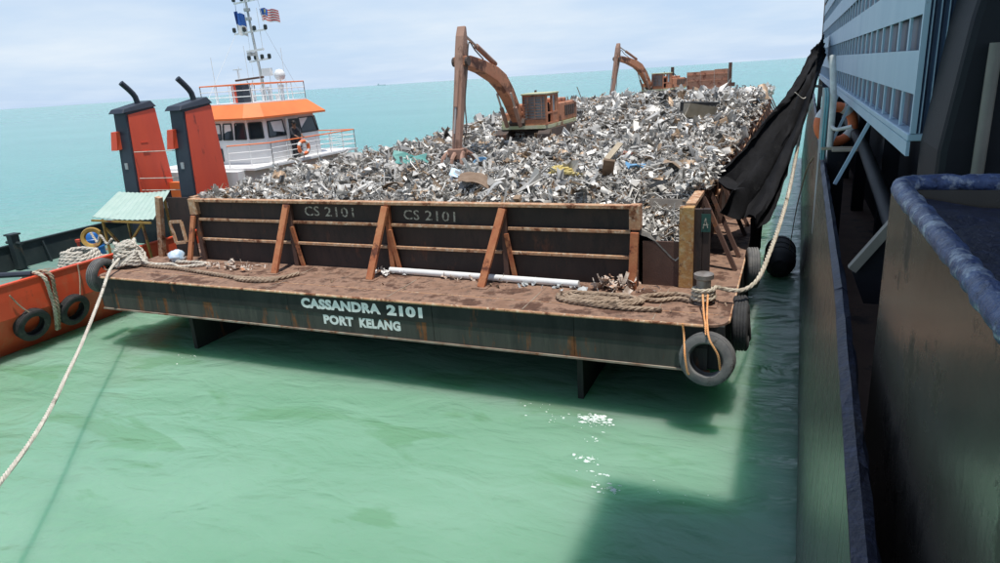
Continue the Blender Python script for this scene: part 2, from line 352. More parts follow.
# ------------------------------------------------------------------ sea
def water_material():
    mt = bpy.data.materials.new('sea_water'); mt.use_nodes = True; n = mt.node_tree.nodes; l = mt.node_tree.links
    p = n['Principled BSDF']; p.inputs['Roughness'].default_value = .16; p.inputs['IOR'].default_value = 1.33; p.inputs['Specular IOR Level'].default_value = .36
    p.inputs['Subsurface Weight'].default_value = 1.0; p.inputs['Subsurface Scale'].default_value = 3.5; p.inputs['Subsurface Radius'].default_value = (.7, 1.0, .85)   # cloudy water: light spreads before it comes back
    geo = n.new('ShaderNodeNewGeometry')
    def noise(sc, det, ro, stretch):
        mp = n.new('ShaderNodeMapping'); mp.inputs['Scale'].default_value = stretch; mp.inputs['Rotation'].default_value = (0, 0, R(18)); l.new(geo.outputs['Position'], mp.inputs['Vector'])
        t = n.new('ShaderNodeTexNoise'); t.inputs['Scale'].default_value = sc; t.inputs['Detail'].default_value = det; t.inputs['Roughness'].default_value = ro
        t.inputs['Distortion'].default_value = .6
        l.new(mp.outputs[0], t.inputs['Vector']); return t.outputs['Fac']
    # olive drifts: wave-slope reflection painted into the base colour as noise patches
    def ramp(f, a, b, ca, cb):
        r = n.new('ShaderNodeValToRGB'); r.color_ramp.elements[0].position = a; r.color_ramp.elements[1].position = b
        r.color_ramp.elements[0].color = (*ca, 1); r.color_ramp.elements[1].color = (*cb, 1); l.new(f, r.inputs[0]); return r.outputs['Color']
    near = ramp(noise(.16, 4, .5, (1, 2.4, 1)), .35, .68, (.170, .335, .222), (.212, .378, .270))
    refl_patch = ramp(noise(.22, 5, .55, (1, 3.2, 1)), .57, .62, (0, 0, 0), (.55, .55, .55))
    sm = n.new('ShaderNodeMix'); sm.data_type = 'RGBA'; l.new(refl_patch, sm.inputs['Factor']); l.new(near, sm.inputs['A']); sm.inputs['B'].default_value = (.125, .275, .145, 1); near = sm.outputs['Result']
    far = ramp(noise(.02, 4, .5, (1, 2.0, 1)), .35, .7, (.052, .255, .222), (.072, .288, .252))
    # the shallows round the barge are stirred up; further out the water is clearer turquoise
    ln = n.new('ShaderNodeVectorMath'); ln.operation = 'DISTANCE'; ln.inputs[1].default_value = (-9, 9, WATER); l.new(geo.outputs['Position'], ln.inputs[0])
    mr = n.new('ShaderNodeMapRange'); mr.inputs['From Min'].default_value = 12; mr.inputs['From Max'].default_value = 60; mr.interpolation_type = 'SMOOTHSTEP'; l.new(ln.outputs['Value'], mr.inputs['Value'])
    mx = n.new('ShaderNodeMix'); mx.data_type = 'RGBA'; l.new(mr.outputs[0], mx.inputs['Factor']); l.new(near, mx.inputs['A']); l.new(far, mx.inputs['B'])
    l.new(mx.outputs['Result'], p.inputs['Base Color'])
    a = noise(.55, 3, .5, (1, 1.9, 1)); b = noise(2.6, 4, .55, (1, 1.8, 1)); c = noise(11, 3, .5, (1, 1.5, 1))
    def mul(x, k):
        q = n.new('ShaderNodeMath'); q.operation = 'MULTIPLY'; q.inputs[1].default_value = k; l.new(x, q.inputs[0]); return q.outputs[0]
    def add(x, y):
        q = n.new('ShaderNodeMath'); q.operation = 'ADD'; l.new(x, q.inputs[0]); l.new(y, q.inputs[1]); return q.outputs[0]
    hgt = add(add(mul(a, .20), mul(b, .028)), mul(c, .005))
    bp = n.new('ShaderNodeBump'); bp.inputs['Strength'].default_value = .75; bp.inputs['Distance'].default_value = 1.0
    l.new(hgt, bp.inputs['Height']); l.new(bp.outputs[0], p.inputs['Normal'])
    return mt
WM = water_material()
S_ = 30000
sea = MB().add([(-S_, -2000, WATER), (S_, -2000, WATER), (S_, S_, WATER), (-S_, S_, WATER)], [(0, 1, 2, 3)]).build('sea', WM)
tag(sea, kind='structure')

# foam flecks drifting out from the skeg
def foam_patch(c, r, squash, seed):
    g = random.Random(seed); n = 14; poly = []
    for k in range(n):
        t = 2*math.pi*k/n; q = r*(.45+.75*g.random()); poly.append((c[0]+math.cos(t)*q, c[1]+math.sin(t)*q*squash, WATER+.006))
    return poly
fm = MB(); g = random.Random(3)
for (x, y, n, sp, rad) in ((-3.62, 12.8, 120, .20, .045), (-3.45, 12.55, 12, .25, .03), (-3.45, 11.9, 7, .14, .03), (-3.33, 11.2, 26, .13, .035), (-3.05, 10.75, 9, .18, .04), (-2.65, 10.35, 26, .14, .035), (-4.3, 12.6, 14, .40, .022), (-4.8, 13.0, 8, .3, .025), (-2.0, 10.6, 8, .45, .018), (-15.9, 12.9, 9, .3, .03)):
    for k in range(n):
        cx, cy = x+g.gauss(0, sp), y+g.gauss(0, sp*.5)
        poly = foam_patch((cx, cy), rad*(.3+1.3*g.random()**2), .3+.5*g.random(), g.random())
        fm.add(poly+[(cx, cy, WATER+.02)], [(i, (i+1) % 14, 14) for i in range(14)])
tag(fm.build('foam', 'foam'), 'white foam flecks on the green water in front of the barge', 'foam', kind='stuff')

# ------------------------------------------------------------------ barge
BX0, BX1, BY0, BY1 = -19.2, -.93, 13.1, 77.2
barge = thing('barge', (-10.06, 45, WATER), 'long black cargo barge loaded with a heap of metal scrap', 'barge')
# hull: profile in (y, z) swept in x, with raked ends
prof = [(BY0+.05, -.04), (BY0+.05, -.98), (BY0+5.5, -3.4), (BY1-5.5, -3.4), (BY1, -.98), (BY1, -.04)]
MB().prism([(BX0+.05, y, z) for y, z in prof], (BX1-BX0-.1, 0, 0)).build('hull', 'barge_black', barge)
def rounded_deck(x0, x1, y0, y1, r, z):
    pts = []
    for cx, cy, a0 in ((x1-r, y0+r, -90), (x1-r, y1-r, 0), (x0+r, y1-r, 90), (x0+r, y0+r, 180)):
        for k in range(7): t = R(a0+k*15); pts.append((cx+r*math.cos(t), cy+r*math.sin(t), z))
    return pts
MB().prism(rounded_deck(BX0, BX1, BY0, BY1, .35, -.05), (0, 0, .05)).build('deck', 'deck_rust', barge)
for x in (-16.4, -12.6, -8.9, -5.3, -2.4): MB().box(x-.012, x+.012, BY0+.05, 15.28, .0, .008).build('weld_bead', 'barge_edge', barge)
MB().box(BX0+.3, BX1-.2, BY0+.62, BY0+.645, .0, .007).build('weld_bead', 'rail_rust', barge)
# fascia plates across the end: two strakes with a knuckle between, in five welded lengths
xs = [BX0+.12, -15.6, -11.9, -7.6, -4.1, BX1-.35]
for i in range(5):
    MB().box(xs[i]+.006, xs[i+1]-.006, BY0+.004+.004*(i % 2), BY0+.052, -.52, -.052).build('fascia_plate', 'barge_black', barge)
    MB().box(xs[i]+.006, xs[i+1]-.006, BY0+.016+.004*(i % 2), BY0+.053, -1.0, -.523).build('fascia_plate', 'barge_green', barge)
MB().box(BX0+.1, BX1-.3, BY0-.02, BY0+.05, -1.045, -1.003).build('lower_edge', 'barge_edge', barge)
MB().tube([(BX0+.3, BY0+.0, -.035), (BX1-.35, BY0+.0, -.035)], .035, 8).build('rubbing_bar', 'rail_rust', barge, True)
MB().tube([(BX1+.0, BY0+.35, -.035), (BX1+.0, BY1-.4, -.035)], .035, 8).build('rubbing_bar', 'rail_rust', barge, True)
for x in (-16.2, -4.15):
    MB().prism([(x-.07, BY0+.55, -.95), (x-.07, BY0+.55, -3.2), (x-.07, BY0+5.2, -3.4), (x-.07, BY0+5.2, -3.0)], (.14, 0, 0)).build('skeg', 'barge_black', barge)

# end wall (towards us)
WY = 15.4; WX0, WX1 = -17.0, -3.22; WT = 1.90
xw = [WX0, -13.32, -9.98, -6.54, WX1]
for i in range(4):
    wp = []
    for a in range(25):
        u = a/24; wp.append([(xw[i]+.01+(xw[i+1]-xw[i]-.02)*u, WY+.032+.028*abs(math.sin(u*math.pi*4+i))*math.sin(math.pi*c/8)**2*(.6+.4*math.sin(i*3+c))+rng.uniform(0, .003), (WT-.02)*c/8) for c in range(9)])
    MB().sheet(wp, .02).build('wall_plate', 'wall_dark', barge, True)
    for z, h, d in ((1.29, .075, .10), (.66, .075, .10)):
        MB().box(xw[i]+.10, xw[i+1]-.10, WY-d, WY+.018, z, z+h).build('wall_rail', 'rail_rust', barge, bevel=.008)
    MB().box(xw[i]+.005, xw[i+1]-.005, WY-.13, WY+.10, WT-.018, WT+.065).build('top_rail', 'rail_rust', barge, bevel=.01)
for i, x in enumerate(xw):
    MB().box(x-.07, x+.07, WY-.11, WY+.016, .0, WT-.022).build('wall_post', 'wall_brown' if i != 2 else 'strut_rust', barge, bevel=.008)
    if i in (1, 2, 3):
        lean = (-.12, -.22, -.36)[i-1]
        MB().bar((x+lean, WY-.95, .0), (x+.02, WY-.17, WT-.05), .20, .10, up=(0, -1, .4)).build('strut', 'strut_rust', barge, bevel=.012)
        MB().bar((x+.22, WY-.06, .0), (x+.06, WY-.13, WT-.7), .11, .07, up=(0, -1, 0)).build('gusset_bar', 'strut_rust', barge)
        MB().box(x+lean-.2, x+lean+.2, WY-1.1, WY-.8, .001, .02).build('foot_plate', 'deck_rust', barge)
MB().bar((WX0-.15, WY-.55, .0), (WX0-.03, WY-.16, WT-.45), .16, .09, up=(0, -1, .3)).build('strut', 'strut_rust', barge, bevel=.012)
MB().bar((WX1-.02, WY-.32, .0), (WX1+.02, WY-.2, WT-.55), .19, .12, up=(0, -1, .1)).build('strut', 'strut_rust', barge, bevel=.012)
MB().box(WX1-.12, WX1+.14, WY-.18, WY+.12, WT-.5, WT+.08).build('rail_end_block', 'rail_rust', barge, bevel=.015)
MB().box(WX0-.16, WX0+.1, WY-.16, WY+.12, WT-.42, WT+.08).build('rail_end_block', 'rail_rust', barge, bevel=.015)
# low panel and corner post to the right of the opening
MB().box(WX1+.145, -2.22, WY+.10, WY+.16, 0, 1.08).build('low_panel', 'wall_brown', barge)
MB().box(-2.22, -1.90, WY+.0, WY+.26, 0, 1.92).build('corner_post', 'post_ochre', barge, bevel=.015)
MB().box(-1.895, -1.72, WY+.1, WY+.24, 0, 1.86).build('corner_channel', 'wall_dark', barge)
MB().box(-1.71, -1.55, WY+.12, WY+.30, 0, 1.86).build('corner_channel', 'wall_dark', barge)
# left corner: post and leaning ladder frame, dark return plate
MB().bar((-19.0, WY+.05, 0), (-18.55, WY, WT+.1), .20, .16, up=(0, -1, 0)).build('corner_post', 'rail_rust', barge, bevel=.015)
MB().box(-18.45, -17.55, WY+.20, WY+.26, 0, WT+.05).build('return_plate', 'wall_dark', barge)
lad = [(-17.95, WY-.2, .55), (-17.50, WY-.2, .60), (-17.62, WY-.15, 1.25), (-18.10, WY-.15, 1.22)]
for a, b in ((0, 1), (1, 2), (2, 3), (3, 0)): MB().bar(lad[a], lad[b], .09, .06, up=(0, -1, 0)).build('frame_bar', 'rail_rust', barge)
# side walls with outside struts
for sx, x in ((1, -2.02), (-1, -17.5)):
    n = 16; ys = np.linspace(WY+.3, 76.6, n+1)
    for i in range(n):
        MB().box(x-.03, x+.03, ys[i]+.01, ys[i+1]-.01, 0, WT-.03).build('wall_plate', 'wall_dark', barge)
        MB().box(x-.10, x+.12, ys[i]+.005, ys[i+1]-.005, WT-.028, WT+.06).build('top_rail', 'rail_rust', barge)
        MB().box(x+sx*.032-.0, x+sx*.032+.06, ys[i]+.005, ys[i+1]-.005, 1.1, 1.18).build('wall_rail', 'rail_rust', barge)
    if sx == 1:
        for i in range(1, n):
            y = ys[i]-2.2
            for dy in ((-.0, 1.3) if i < 5 else (0,)):
                MB().bar((x+.95, y+dy-.2, 0), (x+.10, y+dy+.1, WT-.1), .10, .16, up=(0, 1, 0)).build('strut', 'wall_brown', barge)
                MB().box(x+.034, x+.12, y+dy-.06, y+dy+.06, 0, WT-.032).build('wall_post', 'wall_brown', barge)
# far end bulkhead seen over the heap, plates and posts
for i in range(3):
    x0 = -10.5+i*1.4
    MB().box(x0+.01, x0+1.39, 76.5, 76.62, 0, 4.25+.08*i).build('bulkhead_plate', 'bulkhead_rust', barge)
    for z in (3.3, 3.9): MB().box(x0+.02, x0+1.38, 76.42, 76.498, z, z+.1).build('wall_rail', 'bulkhead_rust', barge)
MB().box(-6.28, -5.95, 76.4, 76.7, 0, 5.0).build('bulkhead_post', 'wall_brown', barge)
MB().box(-5.94, -5.6, 76.45, 76.6, 2.6, 3.0).build('bulkhead_step', 'wall_brown', barge)
MB().box(-12.15, -11.85, 76.4, 76.7, 0, 4.9).build('bulkhead_post', 'wall_brown', barge)
rope_mb([(-11.9, 76.4, 4.3), (-11.4, 76.4, 3.8), (-10.9, 76.4, 3.5), (-10.4, 76.4, 3.45)], .05).build('guard_wire', 'wall_dark', barge)
# lettering
def lettering(s, x, z, wd, ht, y, mt, bold, tilt=0.0, dz=0):
    o = place(text_mesh(s, .3, mt, wd, ht, bold), 'lettering', barge, (x, y, z), (R(90), tilt, 0)); return o
lettering('CASSANDRA', -11.46, -.42, 2.42, .28, BY0+.0025, 'letter_white', .018)
lettering('2101', -8.86, -.42, 1.00, .28, BY0+.0025, 'letter_white', .018)
lettering('PORT', -10.82, -.82, .92, .26, BY0+.0145, 'letter_white', .017)
lettering('KELANG', -9.72, -.82, 1.20, .26, BY0+.0145, 'letter_white', .017)
lettering('CS', -12.83, 1.50, .52, .28, WY+.0185, 'chalk', .002, R(-1)); lettering('2101', -12.12, 1.50, .98, .28, WY+.0185, 'chalk', .002, R(1))
lettering('CS', -9.52, 1.47, .48, .27, WY+.0185, 'chalk', .002, R(1)); lettering('2101', -8.86, 1.46, .90, .27, WY+.0185, 'chalk', .002, R(1.5))

# ------------------------------------------------------------------ the scrap heap
def heap(x, y):
    """height of the heap above the deck"""
    ky = [15.4, 17, 19.5, 22, 26, 30, 35, 41, 50, 60, 70, 77]
    kz = [1.80, 1.95, 2.06, 2.12, 2.16, 2.38, 2.88, 3.22, 2.80, 2.38, 1.98, 1.72]
    b = np.interp(y, ky, kz)
    u = (x+9.8)/7.7
    side = np.clip((np.abs(u)-.55)/.45, 0, 1)
    b = b-(b-1.75)*np.where(u < 0, .30, .25)*side**2+np.where(u > 0, .22, 0)*side*np.clip((y-19)/3, 0, 1)
    b = b-(.35*np.clip((-11-x)/5, 0, 1)*np.clip((y-24)/10, 0, 1))
    # falls away into the gap at the near right corner
    d = np.hypot((x+2.4)/1.7, (y-15.4)/3.2)
    b = b-np.clip(1-d, 0, 1)*1.0
    b = b+.16*np.sin(x*1.3+y*.7)*np.sin(y*.9-x*.4)+.10*np.sin(x*2.9-y*1.7)+.07*np.sin(x*5.1+y*4.3)
    return b
HX0, HX1, HY0, HY1 = -17.44, -2.08, WY+.09, 76.4
nx_, ny_ = 70, 230
gx = np.linspace(HX0, HX1, nx_); gy = HY0+(HY1-HY0)*np.linspace(0, 1, ny_)**1.5
XX, YY = np.meshgrid(gx, gy)
ZZ = heap(XX, YY)-.10+nrg.normal(0, .07, XX.shape)
hv = np.stack([XX, YY, ZZ], -1).reshape(-1, 3)
ii, jj = np.meshgrid(np.arange(ny_-1), np.arange(nx_-1), indexing='ij'); a_ = (ii*nx_+jj).reshape(-1)
hf = np.stack([a_, a_+1, a_+nx_+1, a_+nx_], -1)
hb = MB(); hb.v = [tuple(p) for p in hv]; hb.f = [tuple(int(q) for q in f) for f in hf]
hp = hb.build('scrap_heap', 'scrap_base'); tag(hp, 'grey mass of packed scrap filling the barge hold', 'scrap', kind='stuff')

# scrap templates, unit sized: crumpled sheets, bent strips, half pipes, rings, frames, cut profiles
def t_sheet(seed, n=3, amp=.22, asp=1.0):
    g = random.Random(seed); P = [[(i/n-.5, (j/n-.5)*asp, g.uniform(-amp, amp)) for j in range(n+1)] for i in range(n+1)]
    for i in range(n+1):
        for j in range(n+1):
            x, y, z = P[i][j]; P[i][j] = (x+g.uniform(-.08, .08), y+g.uniform(-.08, .08)*asp, z)
    return MB().sheet(P, .018)
def t_strip(seed, wd=.16, seg=6, bend=2.2):
    g = random.Random(seed); p = V(-.5, 0, 0); a = g.uniform(-.4, .4); P = []
    for i in range(seg+1):
        tw = g.uniform(-.3, .3); P.append([(p.x, -wd/2, p.z-tw*wd), (p.x, wd/2, p.z+tw*wd)])
        a += g.uniform(-1, 1)*bend/seg; p = p+V(math.cos(a)/seg, 0, math.sin(a)/seg)
    return MB().sheet(P, .02)
def t_channel(seed, bend=.5):
    g = random.Random(seed); rings = []; z = 0; y = 0
    for i in range(4):
        x = i/3-.5; z += g.uniform(-1, 1)*bend*.25; y += g.uniform(-1, 1)*bend*.2; hh = .07*g.uniform(.7, 1.2)
        rings.append([(x, y-.09, z+hh), (x, y-.09, z-hh), (x, y+.09, z-hh), (x, y+.09, z+hh), (x, y+.07, z+hh), (x, y+.07, z-hh+.02), (x, y-.07, z-hh+.02), (x, y-.07, z+hh)])
    return MB().loft(rings)
def t_pipe(seed, r=.06, bend=.5):
    g = random.Random(seed); P = [(-.5, 0, 0)]
    for i in range(3): q = P[-1]; P.append((q[0]+.33, q[1]+g.uniform(-1, 1)*bend*.25, q[2]+g.uniform(-1, 1)*bend*.25))
    return MB().tube(P, [r*g.uniform(.6, 1.2) for _ in P], 7)
def t_curl(seed, wd=.3, turns=.8):
    g = random.Random(seed); P = []; n = 9
    for i in range(n+1):
        t = i/n*turns*2*math.pi; r = .32+.14*i/n; P.append([(math.cos(t)*r, -wd/2*g.uniform(.8, 1.2), math.sin(t)*r*.7), (math.cos(t)*r, wd/2*g.uniform(.8, 1.2), math.sin(t)*r*.7)])
    return MB().sheet(P, .02)
def t_block(seed):
    g = random.Random(seed); mb = MB().box(-.5, .5, -.32, .32, -.2, .2); mb.v = [(x+g.uniform(-.13, .13), y+g.uniform(-.12, .12), z+g.uniform(-.1, .1)) for x, y, z in mb.v]; return mb
def t_frame(seed):
    mb = MB(); g = random.Random(seed); c = [(-.5, -.35, g.uniform(-.1, .1)), (.5, -.35, g.uniform(-.1, .1)), (.48, .35, g.uniform(-.1, .1)), (-.46, .35, g.uniform(-.1, .1))]
    for k in range(4): mb.bar(c[k], c[(k+1) % 4], .07, .04)
    return mb
TEMPL = [('crumpled_sheet', t_sheet(1)), ('crumpled_sheet', t_sheet(2, 3, .3, .7)), ('crumpled_sheet', t_sheet(3, 3, .16, .55)), ('crumpled_sheet', t_sheet(4, 4, .24, .8)),
         ('bent_strip', t_strip(5)), ('bent_strip', t_strip(6, .10, 7, 3.5)), ('bent_strip', t_strip(7, .24, 5, 1.6)), ('bent_strip', t_strip(8, .13, 8, 5)),
         ('cut_profile', t_channel(9)), ('cut_profile', t_channel(10, .9)), ('cut_profile', t_channel(11, .2)),
         ('bent_pipe', t_pipe(12)), ('bent_pipe', t_pipe(13, .04, 1.0)), ('bent_pipe', t_pipe(14, .1, .3)),
         ('curled_sheet', t_curl(15)), ('curled_sheet', t_curl(16, .45, .55)), ('curled_sheet', t_curl(17, .2, 1.1)),
         ('crushed_casting', t_block(18)), ('crushed_casting', t_block(19)), ('window_frame', t_frame(20))]
def tone(g):
    r = g.random()
    if r < .48: v = g.uniform(.44, .74); return (v, v*.965, v*.90), 'pale silver'
    if r < .78: v = g.uniform(.26, .46); return (v, v*.955, v*.88), 'mid grey'
    if r < .88: v = g.uniform(.07, .20); return (v, v*.98, v*.95), 'dark grey'
    v = g.uniform(.7, 1.15); return (.36*v, .25*v, .16*v), 'rusty brown'
# the loose small pieces: one mesh, counted by nobody
def rot_mats(n, flat):
    ax = nrg.normal(size=(n, 3)); ax[:, 2] *= 1; ax /= np.linalg.norm(ax, axis=1)[:, None]
    an = nrg.uniform(0, np.pi, n)*flat; c = np.cos(an); s = np.sin(an); C = 1-c; x, y, z = ax.T
    A = np.stack([np.stack([c+x*x*C, x*y*C-z*s, x*z*C+y*s], -1), np.stack([y*x*C+z*s, c+y*y*C, y*z*C-x*s], -1), np.stack([z*x*C-y*s, z*y*C+x*s, c+z*z*C], -1)], 1)
    t = nrg.uniform(0, 2*np.pi, n); Z = np.zeros((n, 3, 3)); Z[:, 0, 0] = np.cos(t); Z[:, 0, 1] = -np.sin(t); Z[:, 1, 0] = np.sin(t); Z[:, 1, 1] = np.cos(t); Z[:, 2, 2] = 1
    return np.einsum('nij,njk->nik', A, Z)
bands = [(WY+.30, 18, 6500, .15), (18, 22, 7800, .16), (22, 28, 8600, .185), (28, 36, 7600, .22), (36, 48, 6600, .27), (48, 76, 5600, .36)]
AV, AF, AC, off = [], [], [], 0
TL = [(np.array(t.v), t.f) for _, t in TEMPL]
TWK = {'crumpled_sheet': .045, 'bent_strip': .085, 'cut_profile': .05, 'bent_pipe': .05, 'curled_sheet': .06, 'crushed_casting': .01, 'window_frame': .02}
TW = np.array([TWK[nm] for nm, _ in TEMPL]); TW = TW/TW.sum()
for (y0, y1, n, size) in bands:
    kk = nrg.choice(len(TL), n, p=TW)
    xs_ = nrg.uniform(HX0+.05, HX1+.12, n); ys_ = nrg.uniform(y0, y1, n)
    zs_ = heap(xs_, ys_)+nrg.normal(.02, .07, n)
    sc_ = size*np.exp(np.clip(nrg.normal(0, .5, n), -1.1, .72)); Rm = rot_mats(n, .62); SV = np.stack([nrg.uniform(1.0, 2.1, n), nrg.uniform(.6, 1.2, n), nrg.uniform(.8, 1.3, n)], -1)
    for i in range(n):
        v, f = TL[kk[i]]
        AV.append((v*sc_[i]*SV[i]) @ Rm[i].T+np.array([xs_[i], ys_[i], zs_[i]]))
        AF += [tuple(q+off for q in ff) for ff in f]; off += len(v)
        c, _ = tone(rng); AC.append(np.tile((*c, 1.0), (len(v), 1)))
# pieces spilling over the right hand wall
n = 1900; kk = nrg.choice(len(TL), n, p=TW); ys_ = 17.5+58*nrg.random(n)**1.7; xs_ = nrg.normal(-2.12, .14, n); zs_ = 2.02+np.abs(nrg.normal(0, .13, n))-.35*np.clip(xs_+1.95, 0, 1); sc_ = nrg.uniform(.12, .34, n)*(1+.012*(ys_-17)); Rm = rot_mats(n, .62)
for i in range(n):
    v, f = TL[kk[i]]; AV.append((v*sc_[i]*np.array([1.4, .9, 1])) @ Rm[i].T+np.array([xs_[i], ys_[i], zs_[i]])); AF += [tuple(q+off for q in ff) for ff in f]; off += len(v)
    c, _ = tone(rng); AC.append(np.tile((*c, 1.0), (len(v), 1)))
AV = np.concatenate(AV); AC = np.concatenate(AC).astype(np.float32)
me = bpy.data.meshes.new('loose_scrap'); me.from_pydata(AV.tolist(), [], AF)
ca = me.color_attributes.new('Col', 'FLOAT_COLOR', 'POINT'); ca.data.foreach_set('color', AC.reshape(-1)); me.materials.append(MATS['scrap']); me.update(); me.polygons.foreach_set('use_smooth', [True]*len(me.polygons)); me.set_sharp_from_angle(angle=R(50))
ls = bpy.data.objects.new('loose_scrap', me); col.objects.link(ls); tag(ls, 'countless small pieces of shredded metal covering the scrap heap', 'scrap', kind='stuff')
# the largest pieces, each a thing
KIND = {'crumpled_sheet': 'crumpled {} metal sheet ', 'bent_strip': 'bent {} metal strip ', 'cut_profile': '{} cut metal profile ', 'bent_pipe': 'bent {} pipe ', 'curled_sheet': 'curled {} sheet metal offcut ', 'crushed_casting': 'crushed {} metal block ', 'window_frame': 'broken {} window frame '}
TM = [t.mesh(n, 'scrap_piece') for n, t in TEMPL]
cnt = 0
for i in range(290):
    k = int(nrg.choice(len(TM), p=TW)); y = WY+.95+(rng.random()**1.7)*26; x = rng.uniform(HX0+.6, HX1-(.95 if y < 19 else .5))
    s = rng.uniform(.36, .74)*(1+.014*(y-15))
    if TEMPL[k][0] in ('crushed_casting',): s *= .6
    z = float(heap(np.array(x), np.array(y)))+.06
    o = bpy.data.objects.new(TEMPL[k][0], TM[k]); col.objects.link(o)
    o.location = (x, y, z); o.rotation_euler = (rng.gauss(0, .45), rng.gauss(0, .45), rng.uniform(0, 6.28)); o.scale = (s*rng.uniform(1, 1.9), s*rng.uniform(.6, 1.1), s)
    c, nm = tone(rng); o.color = (*c, 1)
    zone = 'on the %s %s of the scrap heap' % (('front' if y < 19 else 'middle' if y < 27 else 'back'), ('left' if x < -12.5 else 'centre' if x < -7 else 'right'))
    tag(o, KIND[TEMPL[k][0]].format(nm)+zone, 'scrap piece', 'large %s pieces on the scrap heap' % (nm+' '+TEMPL[k][0].replace('_', ' ')))
def on_heap(x, y, dz=0): return (x, y, float(heap(np.array(x), np.array(y)))+dz)

# ------------------------------------------------------------------ excavators on the heap
def make_excavator():
    # local axes: x forward, y left, z up
    e = thing('excavator', (0, 0, 0), 'x', 'excavator', 'excavators on the scrap heap')
    for s in (-1, 1):
        y = -.05+s*.95
        MB().prism([(-1.7, y-.27, .0), (1.6, y-.27, .0), (1.95, y-.27, .22), (1.95, y-.27, .40), (1.65, y-.27, .58), (-1.7, y-.27, .58), (-2.0, y-.27, .40), (-2.0, y-.27, .2)], (0, .54, 0)).build('track', 'excavator_dark', e)
    MB().box(-1.0, 1.0, -.7, .6, .2, .5).build('undercarriage', 'excavator_dark', e)
    MB().prism([(-2.45, -1.15, .60), (-2.45, 1.05, .60), (1.55, 1.05, .60), (1.75, .9, .60), (1.75, -1.0, .60), (1.55, -1.15, .60)], (0, 0, .14)).build('turntable_skirt', 'excavator_roof', e)
    MB().box(-2.4, -.02, -1.1, 1.0, .745, 1.55).build('engine_housing', 'excavator_paint', e, bevel=.05)
    MB().prism([(-2.75, -1.1, .70), (-2.75, 1.0, .70), (-2.45, 1.05, .74), (-2.45, -1.15, .74)], (0, 0, .75)).build('counterweight', 'excavator_arm', e, bevel=.05)
    hd = MB().box(-1.9, -.6, -.9, .75, 1.552, 1.72).build('hood', 'excavator_paint', e, bevel=.04)
    MB().tube([(-1.5, -.6, 1.70), (-1.5, -.6, 2.1)], .06, 8).build('exhaust', 'excavator_dark', hd)
    for k in range(5): MB().box(-2.2+k*.3, -2.0+k*.3, 1.002, 1.03, .95, 1.4).build('vent', 'excavator_dark', e)
    MB().box(.1, 1.5, -1.1, -.62, .745, 1.25).build('side_tank', 'excavator_paint', e, bevel=.04)
    MB().box(1.15, 1.7, -1.05, -.62, .748, .95).build('step', 'excavator_roof', e)
    # cab
    cab = MB()
    x0, x1, y0, y1, z0, z1 = .20, 1.66, -.02, .98, .742, 1.98
    for x, y in ((x0, y0), (x0, y1), (x1, y0), (x1, y1), (.95, y1)):
        cab.box(x-.045, x+.045, y-.045, y+.045, z0, z1)
    for z in (z0+.05, 1.22, z1-.04):
        cab.bar((x0, y1, z), (x1, y1, z), .07, .07); cab.bar((x0, y0, z), (x1, y0, z), .07, .07)
        if z != 1.22: cab.bar((x1, y0, z), (x1, y1, z), .07, .07); cab.bar((x0, y0, z), (x0, y1, z), .07, .07)
    cab.box(x0, x0+.9, y1-.03, y1+.02, z0, 1.2); cab.box(x0-.02, x0+.03, y0, y1, z0, 1.25); cab.box(x1-.03, x1+.03, y0, y1, z0, .98)
    cab.box(x0+.0, x0+.3, y1-.03, y1+.02, 1.2, z1)
    c = cab.build('cab', 'excavator_paint', e)
    MB().box(x0-.08, x1+.1, y0-.08, y1+.08, z1+.002, z1+.07).build('roof', 'excavator_roof', c, bevel=.02)
    MB().box(x1-.02, x1-.005, y0+.05, y1-.05, .99, z1-.06).build('windscreen', 'cab_glass', c)
    MB().box(.55, .92, y1-.02, y1-.005, 1.26, z1-.08).build('side_window', 'cab_glass', c)
    for k in range(8):
        z = 1.02+k*.115; MB().box(x1+.032, x1+.06, y0+.0, y1-.0, z, z+.035).build('guard_bar', 'excavator_arm', c)
    for k in range(3):
        y = y0+.2+k*.3; MB().box(x1+.061, x1+.08, y, y+.03, 1.0, z1-.06).build('guard_bar', 'excavator_arm', c)
    MB().box(x0+.3, x0+.8, y0+.2, y1-.25, .8, 1.6).build('seat', 'excavator_dark', c)
    # boom: fat bent box girder
    BYc = -.32
    cl = [(1.5, .80, .30), (2.0, 1.40, .50), (2.65, 2.10, .60), (3.3, 2.60, .64), (4.0, 2.90, .56), (5.2, 3.20, .46), (6.35, 3.38, .40), (6.95, 3.40, .30)]
    rings = []
    for i, (x, z, d) in enumerate(cl):
        a = V(*cl[max(i-1, 0)][:2]); b = V(*cl[min(i+1, len(cl)-1)][:2]); t = (b-a).normalized(); nrm = (-t[1], t[0])
        rings.append([(x+nrm[0]*d/2, BYc-.21, z+nrm[1]*d/2), (x+nrm[0]*d/2, BYc+.21, z+nrm[1]*d/2), (x-nrm[0]*d/2, BYc+.21, z-nrm[1]*d/2), (x-nrm[0]*d/2, BYc-.21, z-nrm[1]*d/2)])
    boom = MB().loft(rings).build('boom', 'excavator_paint', e, bevel=.03)
    MB().bar((1.3, BYc, .62), (1.75, BYc, 1.0), .7, .35, up=(0, 0, 1)).build('boom_foot', 'excavator_dark', e)
    def cyl(name, a, b, par, r=.085):
        a = V(*a); b = V(*b); mid = a+(b-a)*.58
        o = MB().tube([a, mid], r, 10).build(name, 'excavator_arm', par, True); MB().tube([mid, b], r*.5, 8).build('piston_rod', 'chrome', o, True)
    for s in (-.3, .3): cyl('boom_cylinder', (2.15, BYc+s, .75), (3.05, BYc+s, 2.15), e)
